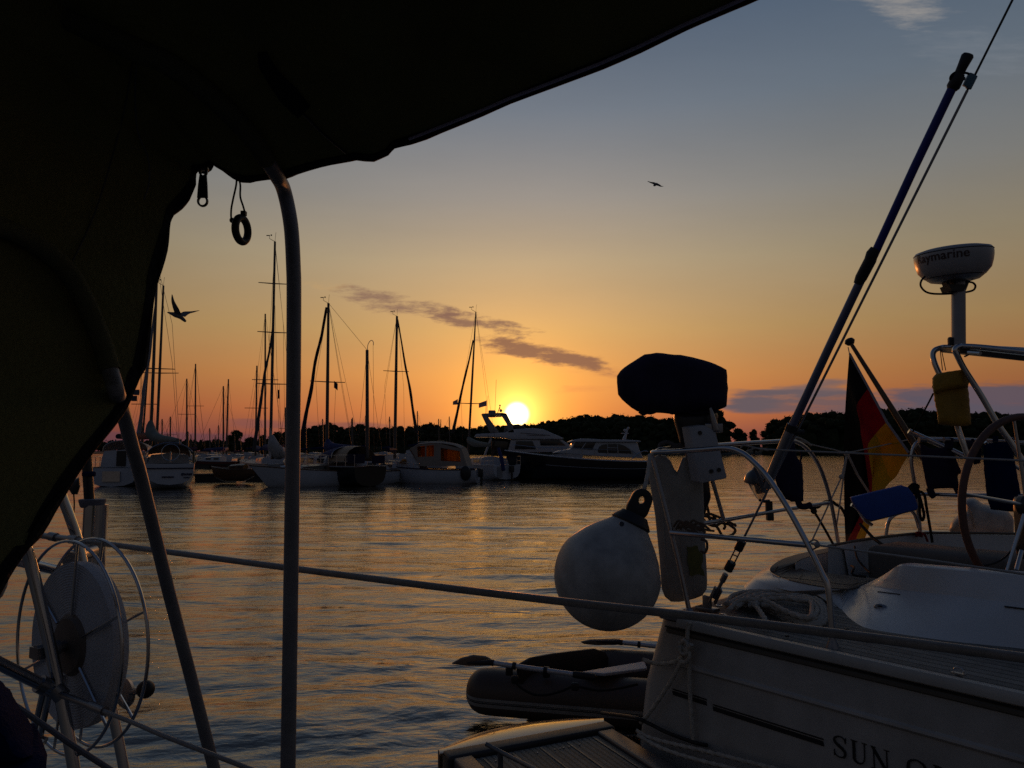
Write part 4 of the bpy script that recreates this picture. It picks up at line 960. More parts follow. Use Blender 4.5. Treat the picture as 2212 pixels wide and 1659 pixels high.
def build_canopy():
    hem = [(2300, -330, .66), (1900, -130, .74), (1610, 1, .82), (1545, 30, .85), (1480, 58, .87), (1380, 106, .92), (1300, 141, .95), (1200, 180, .98), (1100, 218, 1.02), (1040, 244, 1.05), (950, 280, 1.09), (885, 305, 1.12), (850, 317, 1.14), (836, 331, 1.15), (806, 340.5, 1.15), (768, 337, 1.16), (735, 347, 1.17), (690, 358, 1.18), (640, 370, 1.19), (615, 377, 1.20), (590, 380, 1.20), (565, 386, 1.20), (540, 390, 1.20), (524, 386, 1.20), (508, 379, 1.20), (485, 366, 1.20), (461, 352, 1.20),
           (452, 362, 1.20), (440, 366, 1.20), (425, 363, 1.19), (420, 374, 1.19), (418, 398, 1.18), (402, 426, 1.17), (386, 445, 1.16), (371, 461, 1.15), (364, 480, 1.14), (358, 505, 1.13), (351, 541, 1.12), (341, 585, 1.10), (333, 621, 1.09), (325, 660, 1.07), (313, 730, 1.05), (305, 792, 1.03), (300, 808, 1.02), (293, 827, 1.01), (275, 860, .99), (255, 891, .97), (209, 953, .93), (183, 994, .91), (143, 1052, .88), (108, 1100, .85), (77, 1152, .82), (58, 1178, .80), (27, 1224, .78), (0, 1260, .76), (-70, 1370, .72), (-160, 1500, .68)]
    keys = [(0, (.80, -.9, 2.45)), (9, (.15, -1.0, 2.68)), (26, (-.85, -.9, 2.55)), (35, (-1.25, -.8, 2.35)), (43, (-1.4, -.7, 1.95)), (53, (-1.3, -.6, 1.45)), (56, (-1.2, -.6, 1.1))]
    B = [P(*h) for h in hem]; Tt = []
    for i in range(len(B)):
        for (a, p), (b, q) in zip(keys, keys[1:]):
            if a <= i <= b: Tt.append(Vector(p).lerp(Vector(q), (i - a) / (b - a))); break
    nb = []; nt = []
    Bs = []; Ts = []
    for i in range(len(B) - 1):
        for k in range(2): Bs.append(B[i].lerp(B[i + 1], k / 2)); Ts.append(Tt[i].lerp(Tt[i + 1], k / 2))
    Bs.append(B[-1]); Ts.append(Tt[-1])
    rows = []
    g = np.random.default_rng(4)
    for j in range(15):
        t = (j / 14) ** 1.5; r = []
        for i, (a, b) in enumerate(zip(Bs, Ts)):
            p = a.lerp(b, t); up = Vector((p.x * .5, 0, 1)).normalized()
            r.append(p + up * (.10 * math.sin(math.pi * t) + (.006 * math.sin(i * .55 + j * .8) + .004 * math.sin(i * .23 - j * 1.3)) * min(1, t * 5)))
        rows.append(r)
    root = thing('cockpit_canopy', 'dark olive canvas cockpit canopy stretched over two bent frame tubes', 'canopy', Vector((-.4, .9, 1.0)))
    cv = MB().grid(rows, .003).build('canvas', canvas, root, smooth=80)
    hb = MB(); inner = [rows[0][i].lerp(rows[2][i], .2) for i in range(len(rows[0]))]
    hm = []
    for i in range(len(Bs)): hm.append(Bs[i])
    h1 = MB().tube(hm, [.0055 + .0022 * math.sin(i * .7) * (1 if i > 20 else .3) for i in range(len(hm))], 8)
    h1.grid([[Vector(p) + Vector((0, -.004, -.002)) for p in rows[0]], [rows[0][i] + sum(((rows[4][q] - rows[0][q]).normalized() for q in range(max(0, i - 5), min(len(rows[0]), i + 6))), Vector()).normalized() * (.012 + .003 * math.sin(i * .6)) + Vector((0, -.004, -.002)) for i in range(len(rows[0]))]], .003)
    h1.build('binding', canvas_hem, cv)
    # piping along the upper edge, lilac sky reflection put into its colour
    MB().tube([P(x - 1, y - 5, d - .014) for x, y, d in hem[1:12]], .0026, 6).build('piping', mat('sky sheen piping', (.55, .50, .70), .4), cv)
    bm = bmesh.new()
    me = cv.data; bm.from_mesh(me); bmesh.ops.translate(bm, verts=bm.verts, vec=root.location); bvh = BVHTree.FromBMesh(bm); bm.free()
    def on(x, y, off=.015):
        q = ray(x, y).normalized(); h = bvh.ray_cast(EYE, q)
        return EYE + q * ((h[3] if h[0] is not None else 1.0) - off)
    # frame tubes: the bent hoop and the slanting strut, each inside a cloth sleeve above the hem
    def frame(top, low, r):
        tb = MB().tube(spl([on(x, y, .019) for x, y in top] + low, 6), r, 12).build('frame_tube', frame_tube, root)
        MB().tube(spl([on(x, y, .019) for x, y in top[:-1]], 6), r * 1.22, 12).build('sleeve', sleeve, tb)
    frame([(150, 40), (230, 78), (305, 113), (375, 145), (469, 219), (540, 292), (575, 345), (597, 379)],
          [P(614, 414, 1.245), P(628.5, 488, 1.26), P(634, 580, 1.265), P(635, 648, 1.27), P(634, 850, 1.275), P(631.6, 1037, 1.28), P(627, 1350, 1.29), P(622, 1659, 1.30), P(620, 1760, 1.30)], .0125)
    frame([(-60, 480), (5, 492), (80, 530), (150, 592), (205, 700), (238, 800), (252, 850)],
          [P(263, 880, 1.10), P(284, 960, 1.15), P(306, 1037, 1.20), P(360, 1260, 1.28), P(414, 1470, 1.34), P(462, 1659, 1.38), P(486, 1750, 1.39)], .0104)
    st = MB(); pts = [on(x, y, .012) for x, y in ((566, 112), (574, 140), (592, 168), (622, 205), (655, 240))]
    rows2 = []
    for i, p in enumerate(pts):
        w = (.006, .010, .011, .015, .013)[i]; tg = (pts[min(i + 1, 4)] - pts[max(i - 1, 0)]).normalized(); sd = tg.cross((p - EYE).normalized()).normalized()
        rows2.append([p - sd * w, p, p + sd * w])
    st.grid(rows2, .004); st.build('strap', canvas_hem, root)
    MB().tube([on(x, y, .006) for x, y in ((655, 246), (690, 282), (720, 308), (748, 331))], .0022, 6).build('zip', black_pl, root)
    MB().tube(spl([on(x, y, .012) for x, y in ((295, 129), (292, 200), (297, 281), (318, 335), (323, 371), (320, 405), (311, 430))], 5), .0013, 5).build('pull_cord', mat('grey cord', (.12, .12, .13), .8), root)
    MB().tube(spl([on(x, y, .005) for x, y in ((289, 117), (272, 220), (250, 312), (205, 460), (156, 566))], 5), .0012, 5).build('seam', mat('seam thread', (.06, .06, .065), .8), root)
    return root
build_canopy()
def build_zip_pull():
    d = 1.185; root = thing('zip_pull', 'flat black zip puller with an eye at each end under the canopy corner', 'zip puller', P(437, 447, d))
    # strap-shaped plate with two real holes
    def ring(cx, cy, rx, ry, hx, hy, n=20):
        o_ = [P(cx + rx * math.cos(t), cy - ry * math.sin(t), d) for t in np.linspace(0, 2 * math.pi, n, endpoint=False)]
        i_ = [P(cx + hx * math.cos(t), cy - hy * math.sin(t), d) for t in np.linspace(0, 2 * math.pi, n, endpoint=False)]
        return o_, i_
    mb = MB()
    for cx, cy, rx, ry, hx, hy in ((437, 434, 12, 12.5, 7.8, 8.5), (438.2, 371, 9.5, 10, 4.5, 7)):
        o_, i_ = ring(cx, cy, rx, ry, hx, hy); th = Vector((0, .003, 0)); n = len(o_)
        vs = o_ + i_ + [p + th for p in o_] + [p + th for p in i_]; fs = []
        for k in range(n):
            j = (k + 1) % n; fs += [(k, j, n + j, n + k), (2 * n + j, 2 * n + k, 3 * n + k, 3 * n + j), (j, k, 2 * n + k, 2 * n + j), (n + k, n + j, 3 * n + j, 3 * n + k)]
        mb.add(vs, fs)
    mb.prism([P(x, y, d + .0006) for x, y in ((430.5, 378), (446, 378), (447.5, 400), (448.5, 427), (425.4, 427), (427.5, 400))], (0, .0022, 0))
    mb.build('tab', black_pl, root)
    mb = MB(); mb.box(P(438, 363.5, d + .004), (.018, .010, .008)); mb.build('slider', black_pl, root, bevel=.002)
build_zip_pull()
def build_ring():
    d = 1.19; c = P(522, 496.5, d); root = thing('rubber_ring', 'thick black rubber ring dangling from a cord loop under the canopy', 'ring', P(522, 531, d))
    up = Vector((.02, 0, 1)).normalized(); rt = Vector((.17, .985, 0)).normalized()
    R_ = .0195; 
    MB().tube([c + up * (R_ * math.cos(t)) + rt * (R_ * math.sin(t)) for t in np.linspace(0, 2 * math.pi, 40, endpoint=False)], .0062, 12, closed=True).build('ring', black_rub, root)
    mb = MB(); mb.tube(spl([P(511, 380, d), P(510, 400, d), P(503.5, 430, d), P(499.5, 452, d), P(499.5, 472, d), P(504, 478, d)], 6), .0016, 7)
    mb.tube(spl([P(515, 381, d), P(519, 400, d), P(519, 425, d), P(525, 445, d), P(528, 457, d), P(527, 464, d)], 6), .0016, 7)
    mb.build('cord', black_rub, root)
    mb = MB(); mb.ball(P(501.5, 476, d), .0045, 10, 8); mb.box(P(526.5, 461, d), (.008, .008, .007)); mb.build('crimp', black_rub, root)
build_ring()

def build_stern_rail():
    root = thing('stern_rail', 'polished steel tube stern rail of our own boat around the webbing reel', 'rail', P(160, 1700, 1.4))
    for pts in ([(30, 1110, 1.46), (54, 1178, 1.48), (72, 1240, 1.49), (100, 1360, 1.495), (126, 1480, 1.50), (148, 1590, 1.50), (168, 1710, 1.50)], [(112, 985, 1.72), (131, 1063, 1.74), (150, 1115, 1.75), (170, 1178, 1.76), (200, 1320, 1.76), (240, 1522, 1.76), (262, 1630, 1.76), (282, 1740, 1.76)]):
        MB().tube(spl([P(*q) for q in pts], 8), .0115, 14).build('upright', steel, root)
    MB().tube([P(-30, 1198, 1.52), P(40, 1212, 1.60), P(118, 1230, 1.70), P(178, 1243, 1.76)], .0115, 14).build('cross_tube', steel, root)
    MB().tube([P(-40, 1414, 1.36), P(0, 1434, 1.40), P(60, 1464, 1.45), P(122, 1494, 1.50)], .0115, 14).build('cross_tube', steel, root)
    mb = MB(); mb.tube([P(84, 1476, 1.47), P(98, 1483, 1.48)], .0165, 12); mb.tube([P(118, 1485, 1.495), P(136, 1506, 1.50)], .0155, 12); mb.build('joint', dull_steel, root)
    mb = MB(); mb.tube([P(92, 1500, 1.50), P(72, 1590, 1.52)], .006, 8); mb.tube([P(106, 1502, 1.50), P(86, 1596, 1.52)], .006, 8); mb.tube([P(72, 1592, 1.52), P(98, 1602, 1.52)], .009, 8); mb.build('ladder_strut', steel, root)
    return root
build_stern_rail()
def wire(name, label, pts, r, m, ends=None):
    root = thing(name, label, 'guard wire', P(*pts[0])); MB().tube(spl([P(*q) for q in pts], 8), r, 10).build('wire', m, root)
    if ends:
        mb = MB()
        for a, b, q in ends: mb.tube([P(*a), P(*b)], q, 10)
        mb.build('terminal', dull_steel, root)
    return root
wire('guard_wire', 'upper coated guard wire running right across in front of the white ball fender', [(76, 1155, 1.74), (168, 1167, 1.66), (331, 1188, 1.53), (640, 1229, 1.36), (940, 1267, 1.21), (1220, 1300, 1.10), (1500, 1331, 1.01), (1850, 1374, .92), (2212, 1421, .85), (2500, 1462, .79)], .0058, wire_mat,
     [((70, 1154, 1.75), (168, 1167, 1.66), .0072), ((108, 1158, 1.71), (122, 1161, 1.70), .0100), ((150, 1164.5, 1.675), (168, 1167, 1.66), .0095)])
wire('guard_wire', 'lower guard wire sloping down from the stern rail below the reel handle', [(130, 1500, 1.49), (213, 1532, 1.40), (290, 1562, 1.33), (363, 1593, 1.27), (540, 1661, 1.18), (640, 1702, 1.12)], .0040, wire_mat,
     [((134, 1501, 1.485), (200, 1526, 1.415), .0064), ((196, 1524, 1.418), (226, 1536, 1.39), .0085)])
tag(MB().tube(spl([P(18, 1514, 1.15), P(80, 1556, 1.15), P(160, 1612, 1.14), P(240, 1664, 1.13), P(300, 1706, 1.12)], 6), .0042, 8).build('line', mat('pale line', (.20, .19, .20), .8)), 'thin pale line running diagonally behind the navy cushion', 'rope')

def build_reel():
    d = 1.55; c = P(147, 1394, d); n = Vector((.552, .834, 0)).normalized(); up = Vector((0, 0, 1)); sd = n.cross(up) * -1; Rr = .2095
    root = thing('webbing_reel', 'steel wire reel holding a wound disc of blue grey webbing with a black ball handle', 'reel', c - up * Rr)
    pt = lambda r, a, w: c + sd * (r * math.cos(a)) + up * (r * math.sin(a)) + n * w
    prof_ = [(.055, 0)] + [(.06 + .104 * i / 40, .004 + .0012 * (i % 2)) for i in range(41)] + [(.1648, .010), (.1652, .020), (.1645, .030), (.162, .036)] + [(.15, .038), (.055, .038)]
    MB().lathe(prof_, c, n, 56).build('webbing', webbing, root)
    for w in (-.004, .047):
        MB().tube([pt(Rr, a, w) for a in np.linspace(0, 2 * math.pi, 64, endpoint=False)], .0034, 8, closed=True).build('rim', steel, root)
        for k in range(6):
            a = math.pi / 2 + .12 + k * math.pi / 3
            MB().tube([pt(.062, a, w + (.004 if w < 0 else -.004)), pt(Rr, a, w)], .0030, 6).build('spoke', steel, root)
    MB().lathe([(.02, -.006), (.054, -.004), (.058, .002), (.062, .004), (.062, .010), (.02, .012)], c, n, 36).build('hub', mat('dark brown hub', (.14, .11, .09), .55, 0, .3, 20), root)
    mb = MB(); mb.lathe([(.013, -.062), (.013, -.036), (.009, -.036), (.009, -.030), (.015, -.030), (.015, -.018), (.011, -.016), (.011, 0)], c, n, 18); mb.box(c - n * .050 - up * .002, (.034, .030, .022), ax=[sd, n, up]); mb.build('axle', dull_steel, root)
    hb = P(314.6, 1489, 1.60); pl = P(269, 1498, 1.64)
    MB().ball(hb, .0182, 20, 14).build('handle_knob', black_rub, root)
    mb = MB(); mb.lathe([(.001, -.008), (.026, -.006), (.032, 0), (.028, .008), (.001, .012)], pl, n, 24); mb.tube([pl, hb], .007, 10); mb.build('handle_plate', dull_steel, root)
build_reel()
def build_pole():
    d = 2.05; root = thing('antenna_pole', 'black pole standing in a chrome socket behind the webbing reel', 'pole', P(200, 1245, d))
    MB().tube([P(183, 900, d), P(187, 985, d), P(193, 1082, d)], .0132, 14).build('pole', black_pl, root)
    MB().lathe([(.027, 0), (.030, .004), (.0335, .016), (.034, .022), (.030, .023)], P(199, 1096, d), (0, 0, 1), 28).build('collar', mat('grey rubber collar', (.16, .16, .19), .6), root)
    MB().lathe([(.0305, 0), (.0305, .185)], P(200.5, 1239, d), (0, 0, 1), 32).build('socket', steel, root)
    MB().tube([P(220, 1165, d), P(222, 1300, d), P(224, 1420, d)], .008, 10).build('stay_tube', steel, root)
    mb = MB(); mb.tube([P(150, 1208, 1.80), P(160, 1202, 1.9), P(200, 1190, 2.0)], .017, 12); mb.ball(P(162, 1204, 1.85), .022, 14, 10, (1.0, 1, .9)); mb.build('clamp', dull_steel, root)
    mb = MB(); mb.box(P(192, 1024, d - .004), (.0275, .026, .014)); mb.build('tape_band', navy, root, bevel=.004)
build_pole()
def build_block():
    d = 1.9; root = thing('rope_block', 'small dark pulley block with a thin tail hanging beside the black pole', 'block', P(160, 1068, d))
    loft_body('cheek', [(150, 1040), (172, 1030), (174, 1050), (168, 1068), (155, 1068), (147, 1055)], d, .02, black_pl, root)
    MB().tube(spl([P(160, 990, d), P(161, 1020, d)], 4), .002, 6).build('cord', dark_rope, root)
    MB().tube(spl([P(159, 1066, d), P(160.5, 1090, d), P(159, 1118, d), P(161, 1150, d)], 5), .0017, 6).build('tail', dark_rope, root)
build_block()
def build_cushion():
    root = thing('cushion', 'dark navy cushion slumped in the corner of our own cockpit', 'cushion', P(-60, 1700, 1.0))
    loft_body('upper_pad', [(-160, 1500), (-60, 1470), (0, 1488), (29, 1520), (46, 1552), (62, 1578), (78, 1597), (60, 1612), (-60, 1618), (-170, 1610)], 1.0, .10, navy, root, dent=.0008)
    loft_body('lower_pad', [(-170, 1612), (-60, 1604), (30, 1604), (82, 1600), (95, 1616), (99, 1645), (98, 1700), (90, 1760), (-160, 1770)], .985, .12, navy, root, dent=.0008)
build_cushion()
def fender_body(prof_, base, axis, m, name, root): return MB().lathe(prof_, base, axis, 32).build(name, m, root, smooth=60)
def build_small_fender():
    root = thing('fender', 'pale fender end peeping out under the canopy edge above the reel', 'fender', P(-4, 1302, 1.25))
    loft_body('body', [(-60, 1190), (-20, 1180), (12, 1205), (20, 1235), (17, 1262), (6, 1285), (-8, 1298), (-40, 1300), (-62, 1250)], 1.25, .05, fender_w, root)
build_small_fender()

# ================================================================== the neighbouring yacht
YR = thing('sailing_yacht', 'white sailing yacht alongside with teak deck, steel pushpits and lettered topsides', 'sailboat', bt(2.5, 1.6, 0))
def build_hull():
    S_END = 9.5
    def t_near(s): return 0.0 if s < 2 else (-.12 * math.sin(min(1, (s - 2) / 2.5) * math.pi / 2) if s < 4.5 else -.12 + 1.75 * ((s - 4.5) / 5.0) ** 2.2)
    zs = [1.035, .99, .93, .86, .78, .69, .58, .46, .36, .24, .10, -.05, -.25]
    rows = []
    for z in zs:
        st = float(np.interp(z, [-.3, 0, .39, .69, 1.03], [-.22, -.215, -.185, -.135, -.015])); tuck = 0 if z > .3 else (.3 - z) * .22
        row = []
        ss = np.concatenate([np.linspace(S_END, 2.2, 22), np.linspace(2.0, st + .14, 16)])
        for s in ss: row.append(bt(s, t_near(s) + tuck, z))
        for a in np.linspace(.2, math.pi / 2, 6): row.append(bt(st + .10 - .10 * math.sin(a), .09 - .09 * math.cos(a) + tuck, z))
        for t in np.linspace(.25, 3.05, 12): row.append(bt(st - .10 * (1 - ((t - 1.65) / 1.65) ** 2) + tuck, t, z))
        for a in np.linspace(math.pi / 2, .2, 6): row.append(bt(st + .10 - .10 * math.sin(a), 3.21 + .09 * math.cos(a) - tuck, z))
        for s in ss[::-1]: row.append(bt(s, 3.3 - t_near(s) - tuck, z))
        rows.append(row)
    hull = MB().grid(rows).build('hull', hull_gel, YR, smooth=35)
    n = len(rows[0]); dk = []
    for k in range(n // 2): a, b = rows[0][k], rows[0][n - 1 - k]; dk.append([a.lerp(b, q) + Vector((0, 0, .004 + .03 * math.sin(math.pi * q))) for q in np.linspace(0, 1, 9)])
    MB().grid(dk).build('deck', teak_deck, YR)
    # toe rail cap: a rounded batten, black seam and second moulding under it
    def along(t, z, s0, s1, k=30): return [bt(s, t_near(s) + t, z) for s in np.linspace(s0, s1, k)]
    mb = MB(); sec = [(-.012, 1.018), (-.014, 1.040), (-.006, 1.054), (.018, 1.056), (.036, 1.050), (.040, 1.034)]
    mb.grid([[bt(s, t_near(s) + t, z) for t, z in sec] for s in np.linspace(.13, 9, 50)], .004); mb.build('toe_rail', cream_gel, hull)
    MB().tube(along(-.006, 1.006, .05, 9), .0045, 6).build('seam', black_rub, hull)
    mb = MB(); mb.grid([[bt(s, t_near(s) + t, z) for t, z in ((-.001, 1.002), (-.011, .994), (-.011, .982), (-.001, .974))] for s in np.linspace(.06, 9, 50)], .003); mb.build('fender_moulding', mat('brown moulding', (.10, .085, .065), .5), hull)
    mb = MB(); mb.grid([[bt(s, t_near(s) + t, z) for t, z in ((.0, .846), (-.012, .838), (-.014, .828), (-.006, .818), (.0, .815))] for s in np.linspace(.13, 9, 50)], .003); mb.build('rubbing_strake', hull_gel, hull)
    # alloy stern fairlead at the corner
    mb = MB(); mb.box(bt(.085, .03, 1.052), (.16, .07, .03), ax=[BU, BV, Vector((0, 0, 1))]); mb.build('fairlead', alu, hull, bevel=.010)
    # stripes and lettering on the topsides plane
    def on(s, z, t=-.0035): return bt(s, t, z)
    def side_sz(x, y): a = st_of(Ps(x, y)); return a[0], a[2]
    for (xa, ya, xb, yb) in ((1453, 1484, 1526, 1515), (1540, 1517, 1778.5, 1602)):
        s0, z0 = side_sz(xa, ya); s1, z1 = side_sz(xb, yb); z = (z0 + z1) / 2
        for dz, h in ((0, .006), (-.018, .020)):
            MB().prism([on(s0, z + dz + h / 2), on(s1, z + dz + h / 2), on(s1 + .004, z + dz - h / 2), on(s0 + .004, z + dz - h / 2)], BV * .003).build('stripe', ink, hull)
    s0, zt = side_sz(1803, 1586); _, zb = side_sz(1815, 1635.5); H = zt - zb
    def letter(ch, x0, x1):
        a = side_sz(x0, 1610)[0]; b = side_sz(x1, 1610)[0]
        if b < a: a, b = b, a
        mb = MB()
        m = lambda u, v: on(a + (b - a) * u, zb + H * v)
        def bar(u0, v0, u1, v1, w0, w1=None, horiz=False):
            w1 = w0 if w1 is None else w1
            if horiz: q = [(u0, v0 - w0 / 2), (u1, v1 - w1 / 2), (u1, v1 + w1 / 2), (u0, v0 + w0 / 2)]
            else: q = [(u0 - w0 / 2, v0), (u0 + w0 / 2, v0), (u1 + w1 / 2, v1), (u1 - w1 / 2, v1)]
            mb.prism([m(*p) for p in q], BV * .0025)
        def curve(pts, ws):
            pv = [Vector((p[0], p[1], 0)) for p in pts]; sp = spl(pv, 8); w = np.interp(np.linspace(0, len(pts) - 1, len(sp)), range(len(pts)), ws)
            asp = (b - a) / H; L_, R_ = [], []
            for i, p in enumerate(sp):
                t = sp[min(i + 1, len(sp) - 1)] - sp[max(i - 1, 0)]; nx, ny = -t.y, t.x * asp * asp; ln = math.hypot(nx * asp, ny) or 1
                L_.append(m(p.x + nx / ln * w[i] / 2, p.y + ny / ln * w[i] / 2)); R_.append(m(p.x - nx / ln * w[i] / 2, p.y - ny / ln * w[i] / 2))
            mb.grid([L_, R_], .0025)
        if ch == 'S': curve([(.92, .74), (.86, .90), (.52, .985), (.16, .88), (.12, .70), (.38, .56), (.70, .43), (.90, .27), (.80, .08), (.45, .012), (.14, .10), (.06, .30)], [.05, .05, .05, .09, .12, .14, .14, .12, .09, .05, .05, .05]); bar(.92, .70, .96, .98, .05); bar(.03, .02, .07, .32, .05)
        if ch == 'U': bar(.20, .98, .20, .30, .18); bar(.84, .98, .84, .30, .07); curve([(.20, .32), (.24, .12), (.50, .015), (.76, .12), (.84, .32)], [.13, .12, .07, .05, .05]); bar(0, .985, .42, .985, .035, horiz=True); bar(.68, .985, 1.0, .985, .035, horiz=True)
        if ch == 'N': bar(.16, .0, .16, .98, .06); bar(.10, .98, .86, .0, .20); bar(.87, .0, .87, .98, .06); bar(0, .985, .26, .985, .035, horiz=True); bar(.72, .985, 1.02, .985, .035, horiz=True); bar(0, .015, .32, .015, .035, horiz=True)
        if ch == 'O': curve([(.5, .985), (.16, .84), (.08, .5), (.16, .16), (.5, .015), (.84, .16), (.92, .5), (.84, .84), (.5, .985)], [.05, .10, .14, .10, .05, .10, .14, .10, .05])
        if ch == 'D': bar(.18, 0, .18, .98, .18); curve([(.1, .97), (.5, .95), (.84, .78), (.93, .5), (.84, .2), (.5, .04), (.1, .03)], [.05, .06, .10, .13, .10, .06, .05]); bar(0, .985, .3, .985, .035, horiz=True)
        mb.build('lettering', ink, hull)
    for ch, x0, x1 in (('S', 1801, 1829), ('U', 1838, 1873), ('N', 1881, 1920), ('O', 1957, 2002), ('D', 2014, 2056)): letter(ch, x0, x1)
    # deck hardware
    mb = MB(); e = Pz(2070, 1455, 1.055); mb.box(e, (.05, .02, .006), ax=[BU, BV, Vector((0, 0, 1))]); mb.tube([e + BU * (.018 * math.cos(a)) + Vector((0, 0, .006 + .016 * math.sin(a))) + BV * .004 for a in np.linspace(0, 6.283, 20, endpoint=False)], .0035, 7, closed=True); mb.build('pad_eye', steel, YR)
    e = Pz(1553, 1308, 1.065); MB().tube([e + Vector((.016 * math.cos(a), .016 * math.sin(a), 0)) for a in np.linspace(0, 6.283, 20, endpoint=False)], .004, 8, closed=True).build('deck_ring', steel, YR)
    e = Pz(1562, 1330, 1.06); mb = MB(); mb.ball(e, .03, 14, 8, (1, .6, .35), ax=[BU, BV, Vector((0, 0, 1))]); mb.ball(e + BU * .09, .026, 14, 8, (1, .5, .35), ax=[BU, BV, Vector((0, 0, 1))]); mb.build('cleat', steel, YR)
    for x, y in ((1829, 1360), (1700, 1375)):
        MB().lathe([(.010, 0), (.010, .006), (.001, .008)], Pz(x, y, 1.05), (0, 0, 1), 14).build('deck_plug', black_pl, YR)
build_hull()

def strip(name, lines_, m, parent=YR, n=40, thick=0.0, smooth=50):
    return MB().grid([resample(spl(l_, 6), n) for l_ in lines_], thick).build(name, m, parent, smooth=smooth)
def build_cockpit():
    Z = lambda pts, z: [Pz(x, y, z) for x, y in pts]
    rim_o = [(1816, 1178), (1760, 1189), (1719, 1198), (1685, 1210), (1663, 1228), (1676, 1241), (1726, 1257), (1829, 1271.5), (1893, 1253)]
    base = [(1816, 1205), (1750, 1212), (1690, 1222), (1640, 1240), (1607, 1268), (1640, 1282), (1702, 1292), (1798, 1304), (1850, 1356)]
    mid = [(1816, 1190), (1752, 1199), (1700, 1211), (1655, 1226), (1630, 1248), (1655, 1262), (1716, 1278), (1822, 1290), (1880, 1290)]
    Zv = lambda pts, zs: [Pz(x, y, z) for (x, y), z in zip(pts, zs)]
    zr = [1.245, 1.225, 1.205, 1.185, 1.155, 1.14, 1.14, 1.14, 1.14]
    strip('helm_seat_moulding', [Zv(base, [1.10, 1.08, 1.06, 1.05, 1.045, 1.045, 1.045, 1.045, 1.045]), Zv(mid, [1.2, 1.18, 1.15, 1.12, 1.10, 1.095, 1.095, 1.095, 1.095]), [p - Vector((0, 0, .006)) for p in Zv(rim_o, zr)]], white_gel)
    rim_i = [(1820, 1186), (1772, 1196), (1735, 1206), (1718, 1217), (1722, 1224), (1740, 1231), (1775, 1236), (1830, 1243), (1902, 1250)]
    rim = strip('teak_seat_rim', [Zv(rim_o, zr), Zv(rim_i, zr)], teak_rim, thick=.004)
    # seams of the teak
    mb = MB()
    for pts in ([(1676, 1246), (1726, 1250), (1835, 1264), (1880, 1254)], [(1663, 1236), (1700, 1231), (1722, 1224)], [(1835, 1270), (1852, 1258), (1850, 1246)], [(1726, 1252), (1734, 1236)]):
        mb.tube([Pz(x, y, 1.148) for x, y in pts], .0018, 5)
    mb.build('caulking', black_rub, rim)
    MB().tube(spl([Pz(x, y, 1.165) for x, y in ((1672, 1236), (1682, 1222), (1694, 1219), (1704, 1226), (1708, 1231))], 6), .0028, 6).build('lashing', dark_rope, rim)
    a = resample(spl([p - Vector((0, 0, .003)) for p in Zv(rim_i, zr)], 6), 50); MB().grid([a, [p - Vector((0, 0, .25)) + BV * .01 for p in a], [p - Vector((0, 0, .5)) + BV * .02 for p in a]]).build('well_wall', white_gel, YR)
    # near coaming
    b0 = [(1798, 1304), (1822, 1338), (1850, 1355), (1880, 1364), (1960, 1377), (2054, 1390), (2212, 1407), (2420, 1428), (2800, 1470)]
    b1 = [(1829, 1273, 0), (1850, 1272, 1.12), (1885, 1268, 1.05), (1930, 1272, .98), (2000, 1280, .93), (2080, 1289, .88), (2212, 1305, .83), (2420, 1326, .80), (2800, 1365, .76)]
    b2 = [(1893, 1253, 0), (1910, 1245, 1.22), (1927, 1232, 1.08), (1943, 1222, 1.0), (1990, 1225, .97), (2080, 1232, .95), (2212, 1242, .94), (2420, 1258, .92), (2800, 1290, .90)]
    tp = lambda q: [Pz(x, y, 1.14) if t == 0 else Ps(x, y, t) for x, y, t in q]
    def eq(pts, n=8): return spl(pts, n)
    L0, L1, L2 = eq([Pz(x, y, 1.048) for x, y in b0]), eq(tp(b1)), eq(tp(b2))
    L0b = [p.lerp(q, .12) + Vector((0, 0, -.004)) for p, q in zip(L0, L1)]
    L1a = [p.lerp(q, .94) + Vector((0, 0, .006)) for p, q in zip(L0, L1)]; L1b = [p.lerp(q, .06) for p, q in zip(L1, L2)]
    L2a = [p.lerp(q, .93) + Vector((0, 0, .006)) for p, q in zip(L1, L2)]
    L3 = [p + BV * .03 + Vector((0, 0, .006)) for p in L2]; L4 = [p + BV * .10 + Vector((0, 0, .004)) for p in L2]; L5 = [p + BV * .12 - Vector((0, 0, .5)) for p in L2]
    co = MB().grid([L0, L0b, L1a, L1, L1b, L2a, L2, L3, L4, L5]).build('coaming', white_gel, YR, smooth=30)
    # dark recess, fairlead eye
    bmc = bmesh.new(); bmc.from_mesh(co.data); bmesh.ops.translate(bmc, verts=bmc.verts, vec=YR.location); tree_ = BVHTree.FromBMesh(bmc); bmc.free()
    def onc(x, y, z, off=.004):
        q = ray(x, y).normalized(); h = tree_.ray_cast(EYE, q); return EYE + q * ((h[3] if h[0] is not None else (Pz(x, y, z) - EYE).length) - off)
    MB().tube([onc(1896, 1278, 1.20), onc(1920, 1281, 1.20), onc(1944, 1284, 1.20)], .0032, 6).build('slot', black_pl, co)
    MB().tube([onc(2170, 1310, 1.196), onc(2210, 1315, 1.196), onc(2300, 1325, 1.196)], .0036, 6).build('slot', black_pl, co)
    c = onc(1902, 1311.5, 1.135, .002); MB().ball(c, .034, 20, 10, (1.0, .55, .28), ax=[BU, (BV * .6 + Vector((0, 0, .8))).normalized(), (Vector((0, 0, .6)) - BV * .8).normalized()]).build('fairlead', alu, co)
    c2 = c - BV * .006 + Vector((0, 0, .005)); MB().ball(c2, .012, 12, 8, (1.2, .5, .5), ax=[BU, (BV * .6 + Vector((0, 0, .8))).normalized(), (Vector((0, 0, .6)) - BV * .8).normalized()]).build('eye_hole', black_pl, co)
